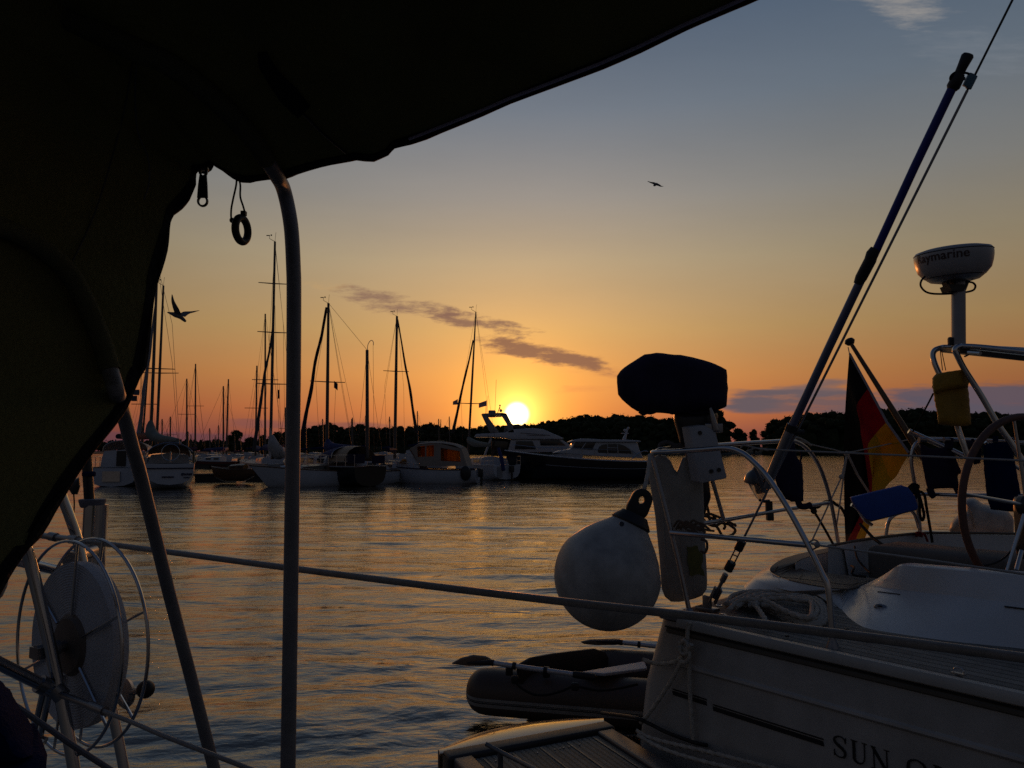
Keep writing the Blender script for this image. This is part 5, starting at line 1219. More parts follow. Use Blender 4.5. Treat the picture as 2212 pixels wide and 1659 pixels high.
    # far coaming and cockpit sole
    ft = [(1790, 1184), (1850, 1172), (1912, 1163), (1960, 1157.5), (2000, 1155), (2100, 1155), (2212, 1157), (2400, 1162), (2800, 1176)]
    T0 = resample(spl(Z(ft, 1.275), 6), 50)
    MB().grid([[p - Vector((0, 0, .62)) - BV * .06 for p in T0], [p - Vector((0, 0, .03)) - BV * .01 for p in T0], T0, [p + BV * .07 + Vector((0, 0, .01)) for p in T0], [p + BV * .20 - Vector((0, 0, .02)) for p in T0], [p + BV * .26 - Vector((0, 0, .24)) for p in T0]]).build('far_coaming', white_gel, YR, smooth=40)
    MB().tube([p + Vector((0, 0, .012)) for p in T0], .010, 8).build('coaming_trim', teak_rim, YR)
    MB().grid([[bt(s, t, .68) for s in (0, 2, 5)] for t in (.5, 1.6, 2.9)], .02).build('cockpit_sole', teak_deck, YR)
    mb = MB(); mb.box(bt(.62, 2.02, 1.12), (.80, .42, .34), ax=[BU, BV, Vector((0, 0, 1))]); mb.build('seat_locker', mat('covered locker', (.13, .115, .10), .8, 0, .15, 6, bump=.1, bscale=30), YR, bevel=.05)
    # pedestal at the wheel
    mb = MB(); mb.box(P(2222, 1140, 4.05), (.10, .12, .34)); mb.build('pedestal', black_pl, YR, bevel=.03)
    MB().tube([P(2207, 1190, 3.98), P(2196, 1232, 3.94)], .012, 10).build('pedestal_guard', steel, YR)
    MB().tube(spl([P(2100, 1222, 4.1), P(2140, 1219, 4.1), P(2172, 1203, 4.1), P(2196, 1172, 4.1)], 6), .005, 7).build('cable', black_rub, YR)
    # wheel
    c = P(2219, 1092, 4.0); a = Vector((.943, .33, 0)).normalized(); b = Vector((0.02, 0, 1)).normalized()
    ring = [c + a * (.470 * math.cos(t)) + b * (.475 * math.sin(t)) for t in np.linspace(0, 2 * math.pi, 72, endpoint=False)]
    wr = MB().tube(ring, .0195, 12, closed=True).build('steering_wheel', leather, YR)
    for k in range(5):
        t = math.pi * .95 + k * 2 * math.pi / 5; MB().tube([c, c + a * (.46 * math.cos(t)) + b * (.46 * math.sin(t))], [.012, .007], 8).build('spoke', steel, wr)
    MB().lathe([(.05, -.03), (.055, 0), (.03, .04)], c, a.cross(b), 20).build('hub', black_pl, wr)
build_cockpit()

def build_rails():
    RT = .12
    side = [Ps(x, y, RT) for x, y in ((1799, 1404), (1797, 1358), (1789, 1272), (1775, 1238), (1744, 1175), (1702, 1098), (1660.5, 1034), (1629, 999), (1600, 977), (1567, 968.5), (1515, 971.5), (1450, 975.5), (1418, 977))]
    s0 = st_of(Ps(1405, 977, RT))[0]
    stern = [Pst(x, y, s0) for x, y in ((1554, 961.5), (1610, 957.5), (1667, 954), (1703, 952), (1722, 955), (1746, 972), (1772, 1012), (1794, 1081), (1812, 1179), (1822, 1235))]
    cor = [Ps(1406, 977.5, RT) + BV * .015, Ps(1402, 976.5, RT) + BV * .06]
    path = side[:3] + side[3:] + cor + [Pst(1440, 969.5, s0 - .01)] + stern
    pr = thing_part = MB().tube(spl(path, 7), .0135, 14).build('pushpit', steel, YR)
    MB().tube([Ps(1408, 980, RT + .03), Ps(1431, 1071, RT + .03), Ps(1465, 1211, RT + .03), Ps(1489, 1320, RT + .03)], .0125, 12).build('leg', dull_steel, pr)
    MB().tube([Ps(1449, 1150.5, RT), Ps(1600, 1164, RT), Ps(1742, 1177.5, RT)], .0130, 14).build('mid_rail', steel, pr)
    MB().tube([Pst(1490, 1135, s0), Pst(1577, 1121.5, s0), Pst(1681, 1103, s0), Pst(1790, 1086, s0)], .0130, 14).build('stern_mid_rail', steel, pr)
    MB().tube([Pst(1535, 965, s0 + .02), Pst(1540, 1042, s0 + .02), Pst(1563, 1122, s0 + .02)], .0120, 12).build('post', steel, pr)
    MB().lathe([(.032, 0), (.030, .02), (.016, .05), (.0145, .06)], Ps(1799, 1409, RT), (0, 0, 1), 20).build('deck_socket', alu, pr)
    MB().lathe([(.028, 0), (.022, .02), (.015, .03)], Ps(1489, 1326, RT + .03), (0, 0, 1), 20).build('deck_socket', alu, pr)
    # far pushpit round the port quarter
    D = 5.75
    fp = [(1989, 1170, D), (1984, 1110, D), (1977, 1054, D), (1968.5, 1000, D), (1971, 975, D), (1980, 957, D), (1996, 949, D), (2030, 948.5, D - .05), (2100, 950.5, D - .2), (2212, 957, D - .45), (2420, 968, D - .9)]
    p2 = MB().tube(spl([P(*q) for q in fp], 7), .0145, 14).build('pushpit', steel, YR)
    MB().tube([P(1982, 1067, D), P(2080, 1070, D - .2), P(2212, 1071, D - .45), P(2420, 1078, D - .9)], .0145, 12).build('mid_rail', steel, p2)
    MB().tube(spl([P(1913, 1166, 5.6), P(1917, 1135, 5.6), P(1926, 1117, 5.6), P(1945, 1107, 5.65), P(1964, 1101, 5.7), P(1976, 1112, 5.72), P(1985, 1140, 5.75)], 6), .0135, 12).build('step_hoop', steel, p2)
    MB().tube([P(1963, 931, D + .02), P(1990, 943, D), P(2040, 965, D - .1), P(2083, 986, D - .2)], .020, 12).build('davit_tube', steel, p2)
    for x in (1992, 2046, 2180): MB().tube([P(x - 7, 950, D - .15), P(x + 7, 950, D - .15)], .0205, 12).build('rail_clamp', dull_steel, p2)
    MB().tube([P(2128, 955, D - .3), P(2160, 984, D - .3), P(2212, 1020, D - .3)], .012, 10).build('strut', steel, p2)
    # life lines of the near side
    w = MB(); w.tube(spl([Ps(1612, 975, RT), Ps(1634, 968, RT), Ps(1660, 971, RT), Ps(1900, 981.5, RT), Ps(2212, 995, RT), Ps(2500, 1008, RT)], 6), .0042, 8); w.tube(spl([Ps(1600, 968, RT), Ps(1606, 962, RT), Ps(1622, 965, RT), Ps(1660, 973, RT)], 6), .004, 7); w.build('upper_life_line', wire_mat, YR)
    w = MB(); w.tube([Ps(1752, 1174, RT), Ps(1775, 1179, RT), Ps(2000, 1209, RT), Ps(2212, 1240, RT), Ps(2500, 1282, RT)], .0048, 8); w.ball(Ps(1765, 1177, RT), .014, 10, 8); w.tube(spl([Ps(1748, 1172, RT), Ps(1758, 1166, RT), Ps(1768, 1172, RT), Ps(1764, 1182, RT), Ps(1754, 1188, RT)], 5), .004, 7); w.build('lower_life_line', wire_mat, YR)
    g = MB(); g.tube(spl([Pst(1716, 950, s0), Pst(1730, 953, s0), Pst(1760, 962, s0), Pst(1800, 971, s0), Pst(1830, 977, s0), Pst(1880, 968, s0), Pst(1965, 949, s0 + .05)], 6), .005, 7)
    g.tube(spl([Pst(1712, 953, s0), Pst(1720, 945, s0), Pst(1738, 952, s0), Pst(1752, 962, s0)], 6), .008, 8); g.build('gate_rope', rope_mat, YR)
    return s0
S0 = build_rails()

# ---- backstay, turnbuckle and the pole lashed along it
SB = Pz(1528, 1320, 1.05); ST = P(2187, 0, 2.9); SDIR = (ST - SB)
def stay_at(y):
    lo, hi = -.2, 1.6
    for _ in range(50):
        m = (lo + hi) / 2
        if proj(SB + SDIR * m)[1] > y: lo = m
        else: hi = m
    return SB + SDIR * lo
def beside_stay(x, y): p = stay_at(y); return P(x, y, p.y)
def build_stay():
    st = MB().tube([stay_at(1165), stay_at(600), stay_at(190), SB + SDIR * 1.0, SB + SDIR * 3.2], .0050, 8).build('backstay', rig_mat, YR)
    MB().tube([stay_at(1160), stay_at(1060), stay_at(940), stay_at(700), stay_at(450), stay_at(196)], .0062, 8).build('stay_sleeve', alu, st)
    mb = MB(); d = SDIR.normalized(); sd = d.cross(Vector((0, 1, 0))).normalized()
    mb.tube([stay_at(1292), stay_at(1240)], .0095, 10); mb.tube([stay_at(1256), stay_at(1240)], .015, 10)
    for k in (-1, 1): mb.tube([stay_at(1222) + sd * .014 * k, stay_at(1178) + sd * .014 * k], .0042, 8)
    mb.tube([stay_at(1200) - sd * .014, stay_at(1200) + sd * .014], .0036, 6)
    for k in (-1, 1): mb.box((stay_at(1300) + stay_at(1272)) / 2 + sd * .016 * k, (.09, .008, .03), ax=[d, sd, d.cross(sd)])
    mb.build('turnbuckle', dull_steel, st)
    MB().tube([stay_at(1232), stay_at(1214)], .024, 10).build('turnbuckle_nut', black_pl, st, bevel=.003); MB().tube([stay_at(1188), stay_at(1168)], .023, 10).build('turnbuckle_nut', black_pl, st, bevel=.003)
    mb = MB(); mb.box(SB + Vector((0, 0, .012)), (.12, .06, .02), ax=[BU, BV, Vector((0, 0, 1))]); mb.box(SB + Vector((0, 0, .045)), (.05, .02, .07), ax=[BU, BV, Vector((0, 0, 1))]); mb.build('chain_plate', dull_steel, st, bevel=.004)
    mb = MB(); mb.tube([stay_at(192), stay_at(163)], .013, 10); p = beside_stay(2092, 173); mb.box(p, (.022, .022, .055), ax=[sd, d.cross(sd), d]); mb.build('stay_clamp', mat('pale blue clamp', (.10, .22, .30), .5), st, bevel=.003)
    mb = MB(); mb.box(beside_stay(2079, 170), (.02, .010, .012)); mb.build('clamp_screw', black_pl, st)
build_stay()
def build_telepole():
    root = thing('telescopic_pole', 'long blue and grey telescopic pole with black grip lashed along the backstay', 'pole', beside_stay(1655, 1052))
    q = lambda *pts: [beside_stay(x, y) for x, y in pts]
    MB().tube(q((1655, 1052), (1683, 985), (1712, 918)), .0245, 16).build('lower_tube', alu, root)
    MB().tube(q((1709, 926), (1790, 752), (1862, 600)), .0195, 16).build('middle_tube', mat('blue grey tube', (.14, .15, .23), .4, .6, .1, 12), root)
    MB().tube(q((1884, 560), (1975, 362), (2060, 184)), .0185, 16).build('upper_tube', mat('royal blue tube', (.008, .012, .20), .38, .1, .1, 12), root)
    MB().tube(q((1853, 614), (1860, 600), (1880, 562), (1884, 548), (1891, 538)), [.020, .026, .0265, .026, .022], 16).build('grip', black_rub, root)
    MB().tube(q((2056, 194), (2059, 188), (2067, 172), (2072, 160)), [.020, .027, .026, .022], 16).build('end_collar', black_rub, root)
    MB().tube(q((2068, 168), (2078, 146), (2090, 121), (2092, 117)), [.0185, .020, .0245, .020], 16).build('end_grip', black_rub, root)
    MB().tube(spl(q((2080, 160), (2068, 155), (2056, 162), (2053, 171), (2060, 171)) + q((2082, 158), (2094, 160)), 6), .005, 8).build('cord_loop', dark_rope, root)
    mb = MB(); mb.tube([beside_stay(1712, 929) + Vector((-.030, 0, -.012)), beside_stay(1727, 936) + Vector((.020, 0, .004))], .014, 10); mb.tube(q((1706, 932), (1712, 918)), .0265, 16); mb.build('lashing', black_rub, root)
    # the pronged fitting at the foot
    mb = MB(); mb.tube(q((1652, 1062), (1646, 1046), (1640, 1030), (1630, 1010), (1636, 1002)), [.012, .013, .010, .007, .004], 8); mb.tube(q((1644, 1040), (1652, 1032)), .006, 8); mb.build('end_fitting', alu, root)
build_telepole()

# ---- outboard motor on its bracket
def build_outboard():
    d = 4.25; root = thing('outboard_motor', 'outboard motor under a dark navy canvas cover on the stern bracket', 'outboard motor', P(1500, 1000, d))
    ol = [(1333, 815), (1340, 803), (1358, 789), (1378, 776), (1395, 766.5), (1420, 765), (1470, 769), (1520, 780), (1553, 791), (1569, 801), (1571.5, 836), (1570, 865), (1568, 880), (1544, 887), (1500, 890), (1453, 894), (1420, 891), (1379, 890), (1362, 880), (1346, 865), (1335, 853), (1333.5, 835)]
    cw = loft_body('cover', ol, d, .17, navy_blk, root, n=13, power=3.2, dent=.0010)
    # gathered skirt and drawcord under the cover
    mb = MB(); g = np.random.default_rng(8)
    ring = [P(x, y + g.uniform(-2, 3), d + dz) for x, y, dz in [(1381 + 8 * i, 889 + 3 * math.sin(i * .9), -.06) for i in range(22)]]
    mb.tube(spl(ring, 3), .010, 7); mb.build('cover_hem', navy_blk, cw)
    loft_body('shaft_housing', [(1457, 888), (1545, 884), (1552, 900), (1545, 935), (1540, 958), (1505, 965), (1470, 960), (1462, 930), (1455, 905)], d + .02, .085, black_pl, root, n=9)
    loft_body('lower_leg', [(1478, 955), (1532, 955), (1528, 1010), (1536, 1075), (1520, 1120), (1490, 1120), (1484, 1060)], d + .22, .05, dk_hull, root)
    mb = MB(); mb.box(P(1540, 925, d - .10), (.10, .05, .05)); mb.tube([P(1534, 880, d - .12), P(1540, 905, d - .12), P(1546, 930, d - .12), P(1553, 932, d - .12)], [.010, .018, .022, .010], 8); mb.build('clamp_handle', dull_steel, root, bevel=.008)
    mb = MB(); mb.tube(spl([P(1432, 973, d), P(1425, 962, d), P(1440, 955, d), P(1462, 962, d), P(1486, 955, d), P(1505, 948, d)], 6), .012, 8); mb.tube(spl([P(1440, 968, d), P(1470, 964, d), P(1495, 958, d), P(1508, 965, d)], 6), .010, 8); mb.build('lashing', mat('grey lashing', (.10, .095, .10), .85), root)
    br = thing('motor_bracket', 'thick white mounting board with two bolts clamped on the stern rail', 'motor bracket', P(1540, 1044, 4.12))
    pts = [P(x, y, 4.12) for x, y in ((1490, 923), (1522, 918), (1546, 931), (1571, 1030), (1569, 1034), (1517, 1044), (1511, 1041))]
    MB().prism(pts, (-.035, .055, .004)).build('board', mat('painted board', (.36, .37, .39), .5, 0, .12, 8, bump=.06, bscale=30), br, bevel=.006)
    for x, y in ((1536.5, 1018), (1553, 1015), (1512, 935)): MB().lathe([(.011, -.006), (.012, 0), (.010, .01)], P(x, y, 4.118), (0, 1, 0), 12).build('bolt', black_pl, br)
build_outboard()

# ---- fenders, lantern
def build_fenders():
    c = P(1312, 1243, 3.80); ax = (P(1391, 1067, 3.83) - c).normalized(); r = .268
    root = thing('ball_fender', 'big round white fender with a black eye hanging from the stern rail', 'fender', c - Vector((0, 0, r)))
    pf = [(r * math.sin(a), -r * math.cos(a)) for a in np.linspace(.02, math.pi * .60, 20)] + [(.236, .115), (.205, .165), (.166, .212), (.128, .250), (.096, .283), (.080, .300)]
    MB().lathe(pf, c, ax, 48).build('body', fender_w, root, smooth=60)
    pf = [(.102, .282), (.104, .290), (.094, .305), (.080, .322), (.068, .338)]
    MB().lathe(pf, c, ax, 36).build('eye_collar', black_rub, root)
    sd = ax.cross(Vector((0, 1, 0))).normalized(); 
    # flattened lug with a real eye
    cx = c + ax * .418; n = 28; o_ = []; i_ = []
    for k in range(n):
        t = 2 * math.pi * k / n; ca, sa = math.cos(t), math.sin(t)
        if sa >= 0: o_.append(cx + sd * (.054 * ca) + ax * (.058 * sa))
        else: o_.append(cx + sd * (ca * (.054 + .045 * sa * sa)) + ax * (.095 * sa))
        i_.append(cx + sd * (.0155 * ca) + ax * (.020 * sa))
    th = Vector((0, .05, 0)); o_ = [p - th / 2 for p in o_]; i_ = [p - th / 2 for p in i_]
    vs = o_ + i_ + [p + th for p in o_] + [p + th for p in i_]; fs = []
    for k in range(n):
        j = (k + 1) % n; fs += [(k, j, n + j, n + k), (2 * n + j, 2 * n + k, 3 * n + k, 3 * n + j), (j, k, 2 * n + k, 2 * n + j), (n + k, n + j, 3 * n + j, 3 * n + k)]
    MB().add(vs, fs).build('eye', black_rub, root, bevel=.006)
    MB().lathe([(.012, -.002), (.012, .004)], P(1343, 1132, 3.60), (.2, -1, .5), 14).build('valve', black_pl, root)
    MB().tube(spl([P(1388, 1066, 3.84), P(1392, 1055, 3.82), P(1396, 1040, 3.84), P(1401, 1012, 3.88), P(1404, 982, 3.93)], 6), .011, 8, lob=(.16, 3, 40)).build('rope', rope_mat, root)
    # the flat two-lobed fender with its grooves
    rt = thing('flat_fender', 'tall flat grimy white fender hanging upright beside the ball fender under the motor board', 'fender', P(1480, 1302, 4.3))
    D_ = 4.28
    ol = [(1401, 1025), (1404, 1000), (1412, 984), (1434, 981), (1447, 992), (1456, 1012), (1461, 1024), (1466, 1010), (1471, 992), (1478, 984), (1490, 984), (1496, 1000), (1498, 1010), (1512, 1016), (1518, 1030), (1520, 1080), (1522, 1150), (1527, 1240), (1528, 1268), (1520, 1284), (1500, 1292), (1475, 1298), (1452, 1300), (1438, 1291), (1430, 1276), (1424, 1200), (1415, 1110), (1406, 1055)]
    bd = loft_body('body', ol, D_, .065, fender_g, rt, n=11, power=5)
    for (xa, ya, xb, yb) in ((1422, 1010, 1443, 1272), (1462, 1034, 1478, 1286), (1488, 1018, 1500, 1276), (1440, 1010, 1460, 1282)):
        MB().tube([P(xa, ya, D_ - .056), P((xa + xb) / 2, (ya + yb) / 2, D_ - .062), P(xb, yb, D_ - .056)], .006, 8).build('rib', fender_g, bd)
    v = []
    for q in np.linspace(0, 1, 9): v.append([P(1483 + 32 * f + 6 * q + 1.5 * math.sin(q * 9 + f * 5), 1180 + 62 * q + 2 * math.sin(f * 8), D_ - .068 + .01 * f) for f in np.linspace(0, 1, 9)])
    MB().grid(v, .002).build('stain', mat('yellow green stain', (.13, .125, .03), .7, 0, .3, 18), bd)
    MB().tube(spl([P(1424, 985, D_), P(1430, 972, D_ - .1), P(1442, 970, D_ - .2)], 5), .008, 8).build('rope', rope_mat, rt)
    MB().tube(spl([P(1484, 986, D_), P(1482, 975, D_ - .1), P(1490, 968, D_ - .15)], 5), .008, 8).build('rope', rope_mat, rt)
    # fender beyond the far rail
    c = P(2122, 1120, 6.2); rt = thing('ball_fender', 'large pale fender lying beyond the far coaming and steering wheel', 'fender', c - Vector((0, 0, .2)))
    loft_body('body', [(2050, 1145), (2054, 1128), (2066, 1115), (2083, 1104), (2086, 1092), (2083, 1078), (2100, 1075), (2112, 1080), (2120, 1088), (2150, 1096), (2178, 1104), (2190, 1120), (2190, 1150), (2150, 1165), (2070, 1165)], 6.2, .22, fender_w, rt)
    MB().tube([P(2092, 1080, 6.15), P(2098, 1105, 6.0), P(2108, 1140, 6.0)], .006, 6).build('rope', rope_mat, rt)
build_fenders()
def build_lantern():
    root = thing('garden_lantern', 'small grey capped glass lantern clipped to the stern mid rail', 'lantern', Pst(1660, 1124, S0))
    c = Pst(1634, 1034, S0 - .03); ax = (c - Pst(1647, 1082, S0 - .03)).normalized(); d = c.y; k = d / FPX
    MB().lathe([(.001, .028 / 4.4 * d + .038), (.028, .058), (.050, .048), (.066, .030), (.078, .008), (.080, .0), (.060, .002), (.001, .004)], c, ax, 28).build('cap', mat('grey lantern cap', (.09, .10, .11), .35, .3, .1, 20), root)
    gl = mat('lantern glass', (.85, .80, .74), .05, 0, .03, 5, trans=.95)
    L = 48 * k; MB().lathe([(.058, -.002), (.060, -.02), (.050, -L * .45), (.036, -L * .85), (.022, -L), (.018, -L), (.032, -L * .84), (.046, -L * .45), (.056, -.02)], c, ax, 24).build('glass', gl, root)
    MB().lathe([(.026, -.012), (.026, -.095), (.004, -.10)], c, ax, 18).build('diffuser', mat('frosted diffuser', (.40, .33, .27), .5), root)
    mb = MB(); mb.tube([Pst(1641, 1080, S0 - .03), Pst(1650, 1083, S0 - .03), Pst(1662, 1082, S0 - .02)], .011, 8); mb.box(Pst(1661, 1094, S0 - .02), (.042, .03, .07)); mb.box(Pst(1663, 1116, S0 + .01), (.042, .04, .05)); mb.build('bracket', black_pl, root, bevel=.005)
    mb = MB(); mb.ball(c + ax * .062, .014, 10, 8); mb.build('finial', dull_steel, root)
build_lantern()

# ---- flag, bags, pad, radar
def build_flag():
    a, b = P(1838, 742, 6.35), P(1977, 962, 5.85)
    root = thing('flag', 'german black red gold ensign hanging from a slanting varnished staff with ball top', 'flag', P(1980, 1000, 5.85))
    MB().tube([a, a.lerp(b, .5), b, b + (b - a) * .12], [.016, .021, .0265, .0265], 14).build('staff', mat('varnished flagstaff', (.12, .065, .02), .4, 0, .3, 14), root)
    MB().lathe([(.001, -.030), (.030, -.024), (.044, 0), (.036, .020), (.016, .030)], a + (a - b).normalized() * .02, (a - b).normalized() + Vector((.0, 0, .2)), 20).build('ball_top', black_pl, root)
    Ls = [[(1834.5, 762), (1832, 800), (1830, 857), (1827, 960), (1826, 1060), (1826, 1123), (1828, 1178)],
          [(1876, 838), (1862, 856), (1849, 880), (1861, 925), (1871, 975), (1876, 1018), (1880, 1060), (1862, 1110), (1832, 1172)],
          [(1915, 911), (1889, 938), (1872, 961), (1875, 990), (1879, 1020), (1885, 1062), (1874, 1110), (1853, 1164)],
          [(1963, 977), (1958, 990), (1947, 1008), (1934, 1029), (1909, 1052), (1888, 1095), (1862, 1166)]]
    ws = [.35, .55, .75, 1]
    lines3 = []
    for i, L in enumerate(Ls):
        h = L[0]; d0 = 6.35 - .5 * (i / 3) - .04
        lines3.append(resample(spl([P(x, y, d0 + .10 * k / 6) for k, (x, y) in enumerate(L)], 6), 40))
    cols = (cloth('flag black', (.016, .013, .011), .2), cloth('flag red', (.44, .012, .024), .45), cloth('flag gold', (.68, .42, .02), .5))
    cl = None
    for k in range(3):
        rows = []
        for j in range(13):
            f = j / 12; row = []
            for i, (p, q) in enumerate(zip(lines3[k], lines3[k + 1])):
                g = k + f; w = .030 * math.sin(g * 5.2 + i * .06) * min(1, i / 8) + .012 * math.sin(g * 13 + i * .13) * min(1, i / 12)
                row.append(p.lerp(q, f) + Vector((0, w, 0)))
            rows.append(row)
        o = MB().grid(rows, .0015).build('stripe_cloth', cols[k], root, smooth=80)
        if k == 0: o['label'] = 'black cloth band of the flag'
        if k == 1: o['label'] = 'red cloth band of the flag'
        if k == 2: o['label'] = 'gold cloth band of the flag'
    MB().tube([P(1835.5, 764, 6.30), P(1876, 838, 6.14), P(1915, 911, 5.97), P(1963, 978, 5.80)], .010, 7).build('hoist_band', mat('hoist band', (.30, .28, .30), .8), root)
    MB().tube([P(1832, 750, 6.33), P(1835, 764, 6.3)], .004, 6).build('halyard', rope_mat, root)
build_flag()
def build_hangings():
    D = 5.65
    def bag(label, ol, d, half, m, straps, name='canvas_bag', group='dark bags lashed to the rails'):
        root = thing(name, label, 'bag', P(*ol[-1], d), group)
        loft_body('body', ol, d, half, m, root, dent=.0012, power=3)
        for s in straps: MB().tube(spl([P(x, y, d - half * .3) for x, y in s[1]], 5), s[0], 7).build('strap', m, root)
    bag('dark navy canvas pouch on the stern rail just past the lantern', [(1690, 956), (1716, 953), (1722, 990), (1733, 999), (1736, 1060), (1735, 1084), (1710, 1083), (1690, 1076), (1675, 1040), (1672, 1010), (1684, 975)], 4.75, .05, navy_blk, [(.020, [(1723, 1078), (1728, 1092), (1740, 1094), (1752, 1090)]), (.006, [(1728, 1000), (1731, 985), (1728, 972)])])
    bag('black canvas pouch tied between the two far rails beside the flag', [(1987, 957), (2010, 969), (2030, 967), (2055, 965), (2062, 985), (2078, 1021), (2068, 1026), (2072, 1050), (2074, 1062), (2060, 1054), (2020, 1056), (2004, 1060), (1995, 1018), (1990, 985)], 5.62, .04, navy_blk, [(.026, [(2008, 1054), (2012, 1066), (2018, 1072)]), (.026, [(2066, 1052), (2072, 1064), (2080, 1072)]), (.030, [(2050, 946), (2050, 958), (2048, 970)])])
    bag('blue canvas pouch hanging on the far rail behind the steering wheel', [(2124, 962), (2150, 954), (2182, 957), (2190, 985), (2200, 1040), (2210, 1090), (2206, 1106), (2170, 1104), (2140, 1101), (2132, 1075), (2126, 1020)], 5.35, .05, navy, [(.018, [(2150, 942), (2150, 954)]), (.018, [(2182, 946), (2184, 958)])])
    bag('dark folded cloth bunched over the far rail between both pouches', [(2085, 952), (2112, 951), (2122, 970), (2118, 1000), (2104, 1004), (2092, 985)], 5.48, .05, navy_blk, [(.010, [(2100, 948), (2104, 956)])], 'folded_cloth')
    # yellow rescue bag
    root = thing('rescue_bag', 'yellow rescue line bag with a folded flap tied to the arch', 'bag', P(2060, 921, 5.25))
    b = loft_body('body', [(2016, 838), (2032, 836), (2088, 826), (2093, 850), (2096, 890), (2098, 917), (2080, 921), (2050, 920), (2027, 916), (2024, 890), (2018, 860)], 5.25, .07, yellow, root, dent=.0015, power=3)
    loft_body('flap', [(2014, 817), (2022, 808), (2050, 803), (2085, 798), (2092, 804), (2093, 822), (2092, 836), (2050, 842), (2018, 850), (2014, 835)], 5.20, .085, yellow, root, dent=.0015, power=3)
    MB().tube([P(2016, 850, 5.15), P(2008, 866, 5.2), P(1990, 900, 5.35), P(1972, 932, 5.5)], .006, 7).build('lanyard', dark_rope, root)
    mb = MB(); mb.tube([P(2031, 757, 5.3), P(2036, 800, 5.25)], .003, 6); mb.tube([P(2034, 757, 5.3), P(2043, 800, 5.25)], .003, 6); mb.build('cord', dark_rope, root)
    # blue seat pad on the step hoop
    root = thing('step_pad', 'bright blue padded board strapped slantwise to the far pushpit leg', 'pad', P(1880, 1126, 5.4))
    fc = [(1841, 1075), (1950, 1049), (1962, 1053), (1977, 1072), (1984, 1096), (1980, 1101), (1884, 1125), (1872, 1122), (1853, 1100), (1843, 1082)]
    MB().prism([P(x, y, 5.36) for x, y in fc], (0, .04, .003)).build('pad', blue_pad, root, bevel=.005)
    cx = sum(p[0] for p in fc) / 10; cy = sum(p[1] for p in fc) / 10
    MB().prism([P(cx + (x - cx) * 1.015 - 1, cy + (y - cy) * 1.03 + 1.2, 5.425) for x, y in fc], (0, .02, 0)).build('backing_board', mat('grey backing', (.20, .20, .21), .5), root, bevel=.006)
    mb = MB(); mb.tube(spl([P(1839, 1090, 5.45), P(1852, 1098, 5.45), P(1868, 1122, 5.45), P(1884, 1134, 5.45)], 5), .013, 9); mb.build('tube_bracket', steel, root)
    # knots and hanging tails
    root = thing('rope_hank', 'black rope tied round the far pushpit leg with loops hanging down', 'rope', P(1998, 1172, 5.6))
    mb = MB()
    for k in range(5): mb.tube(spl([P(1963 + 3 * k, 1054 + 3 * k, 5.55), P(1972, 1046 + 4 * k, 5.5), P(1984 - k, 1050 + 4 * k, 5.5), P(1978, 1064 + 3 * k, 5.55)], 5), .010, 7)
    mb.build('knot', dark_rope, root)
    mb = MB(); mb.tube(spl([P(1980, 1062, 5.5), P(1986, 1080, 5.5), P(1987, 1110, 5.5), P(1992, 1124, 5.5), P(1996, 1112, 5.5), P(1990, 1085, 5.5), P(1984, 1064, 5.5)], 6), .010, 8); mb.tube(spl([P(1982, 1060, 5.5), P(1996, 1068, 5.5), P(2002, 1100, 5.5), P(2009, 1140, 5.5), P(2014, 1172, 5.5)], 6), .010, 8); mb.build('tail', dark_rope, root)
    root = thing('rope_hank', 'red cord whipped round the foot of the far pushpit leg', 'rope', P(1990, 1172, 5.6))
    mb = MB()
    for y in (1151, 1154, 1158): mb.tube(spl([P(1979, y, 5.6), P(1984, y - 1, 5.55), P(1992, y + 1, 5.6)], 4), .008, 7)
    mb.tube(spl([P(1990, 1152, 5.55), P(1998, 1156, 5.5), P(2004, 1170, 5.5)], 5), .008, 7); mb.build('whipping', red_rope, root)
    root = thing('rope_hank', 'black strap knotted where the stern mid rail meets the inner leg', 'rope', Pst(1800, 1178, S0))
    mb = MB(); s = S0 - .02
    mb.tube(spl([Pst(1748, 1088, s), Pst(1765, 1096, s), Pst(1778, 1086, s), Pst(1796, 1083, s), Pst(1806, 1090, s), Pst(1816, 1096, s), Pst(1824, 1108, s), Pst(1826, 1116, s)], 6), .011, 8)
    mb.ball(Pst(1754, 1094, s), .026, 10, 8); mb.ball(Pst(1758, 1104, s), .022, 10, 8); mb.build('knot', dark_rope, root)
    MB().tube(spl([Pst(1758, 1104, s), Pst(1780, 1140, s), Pst(1800, 1176, s), Pst(1818, 1205, s)], 6), .009, 8).build('tail', dark_rope, root); tag(MB().tube([P(1858, 1132, 5.42), P(1888, 1164, 5.2), P(1910, 1180, 5.0)], .011, 8).build('strap', dark_rope), 'black strap running down from the blue padded board to the coaming', 'strap')
    root = thing('gate_lanyard', 'pale thin lanyards knotted at the rope gate and spreading downward', 'rope', Pst(1790, 1175, S0))
    mb = MB(); mb.tube([Pst(1830, 977, S0), Pst(1818, 1030, S0), Pst(1790, 1090, S0), Pst(1755, 1166, S0)], .0055, 7); mb.tube([Pst(1831, 979, S0), Pst(1822, 1030, S0), Pst(1814, 1090, S0), Pst(1806, 1142, S0)], .0055, 7); mb.tube([Pst(1833, 985, S0), Pst(1852, 1025, S0), Pst(1876, 1062, S0)], .009, 7); mb.ball(Pst(1817, 1030, S0), .018, 10, 8); mb.ball(Pst(1829, 980, S0), .020, 10, 8); mb.build('lanyard', rope_mat, root)
    root = thing('lashing', 'brown rope lashing with loose bow ends on the stern rail below the motor board', 'rope', Pst(1560, 1157, S0))
    mb = MB(); s = S0 - .02; g = np.random.default_rng(2)
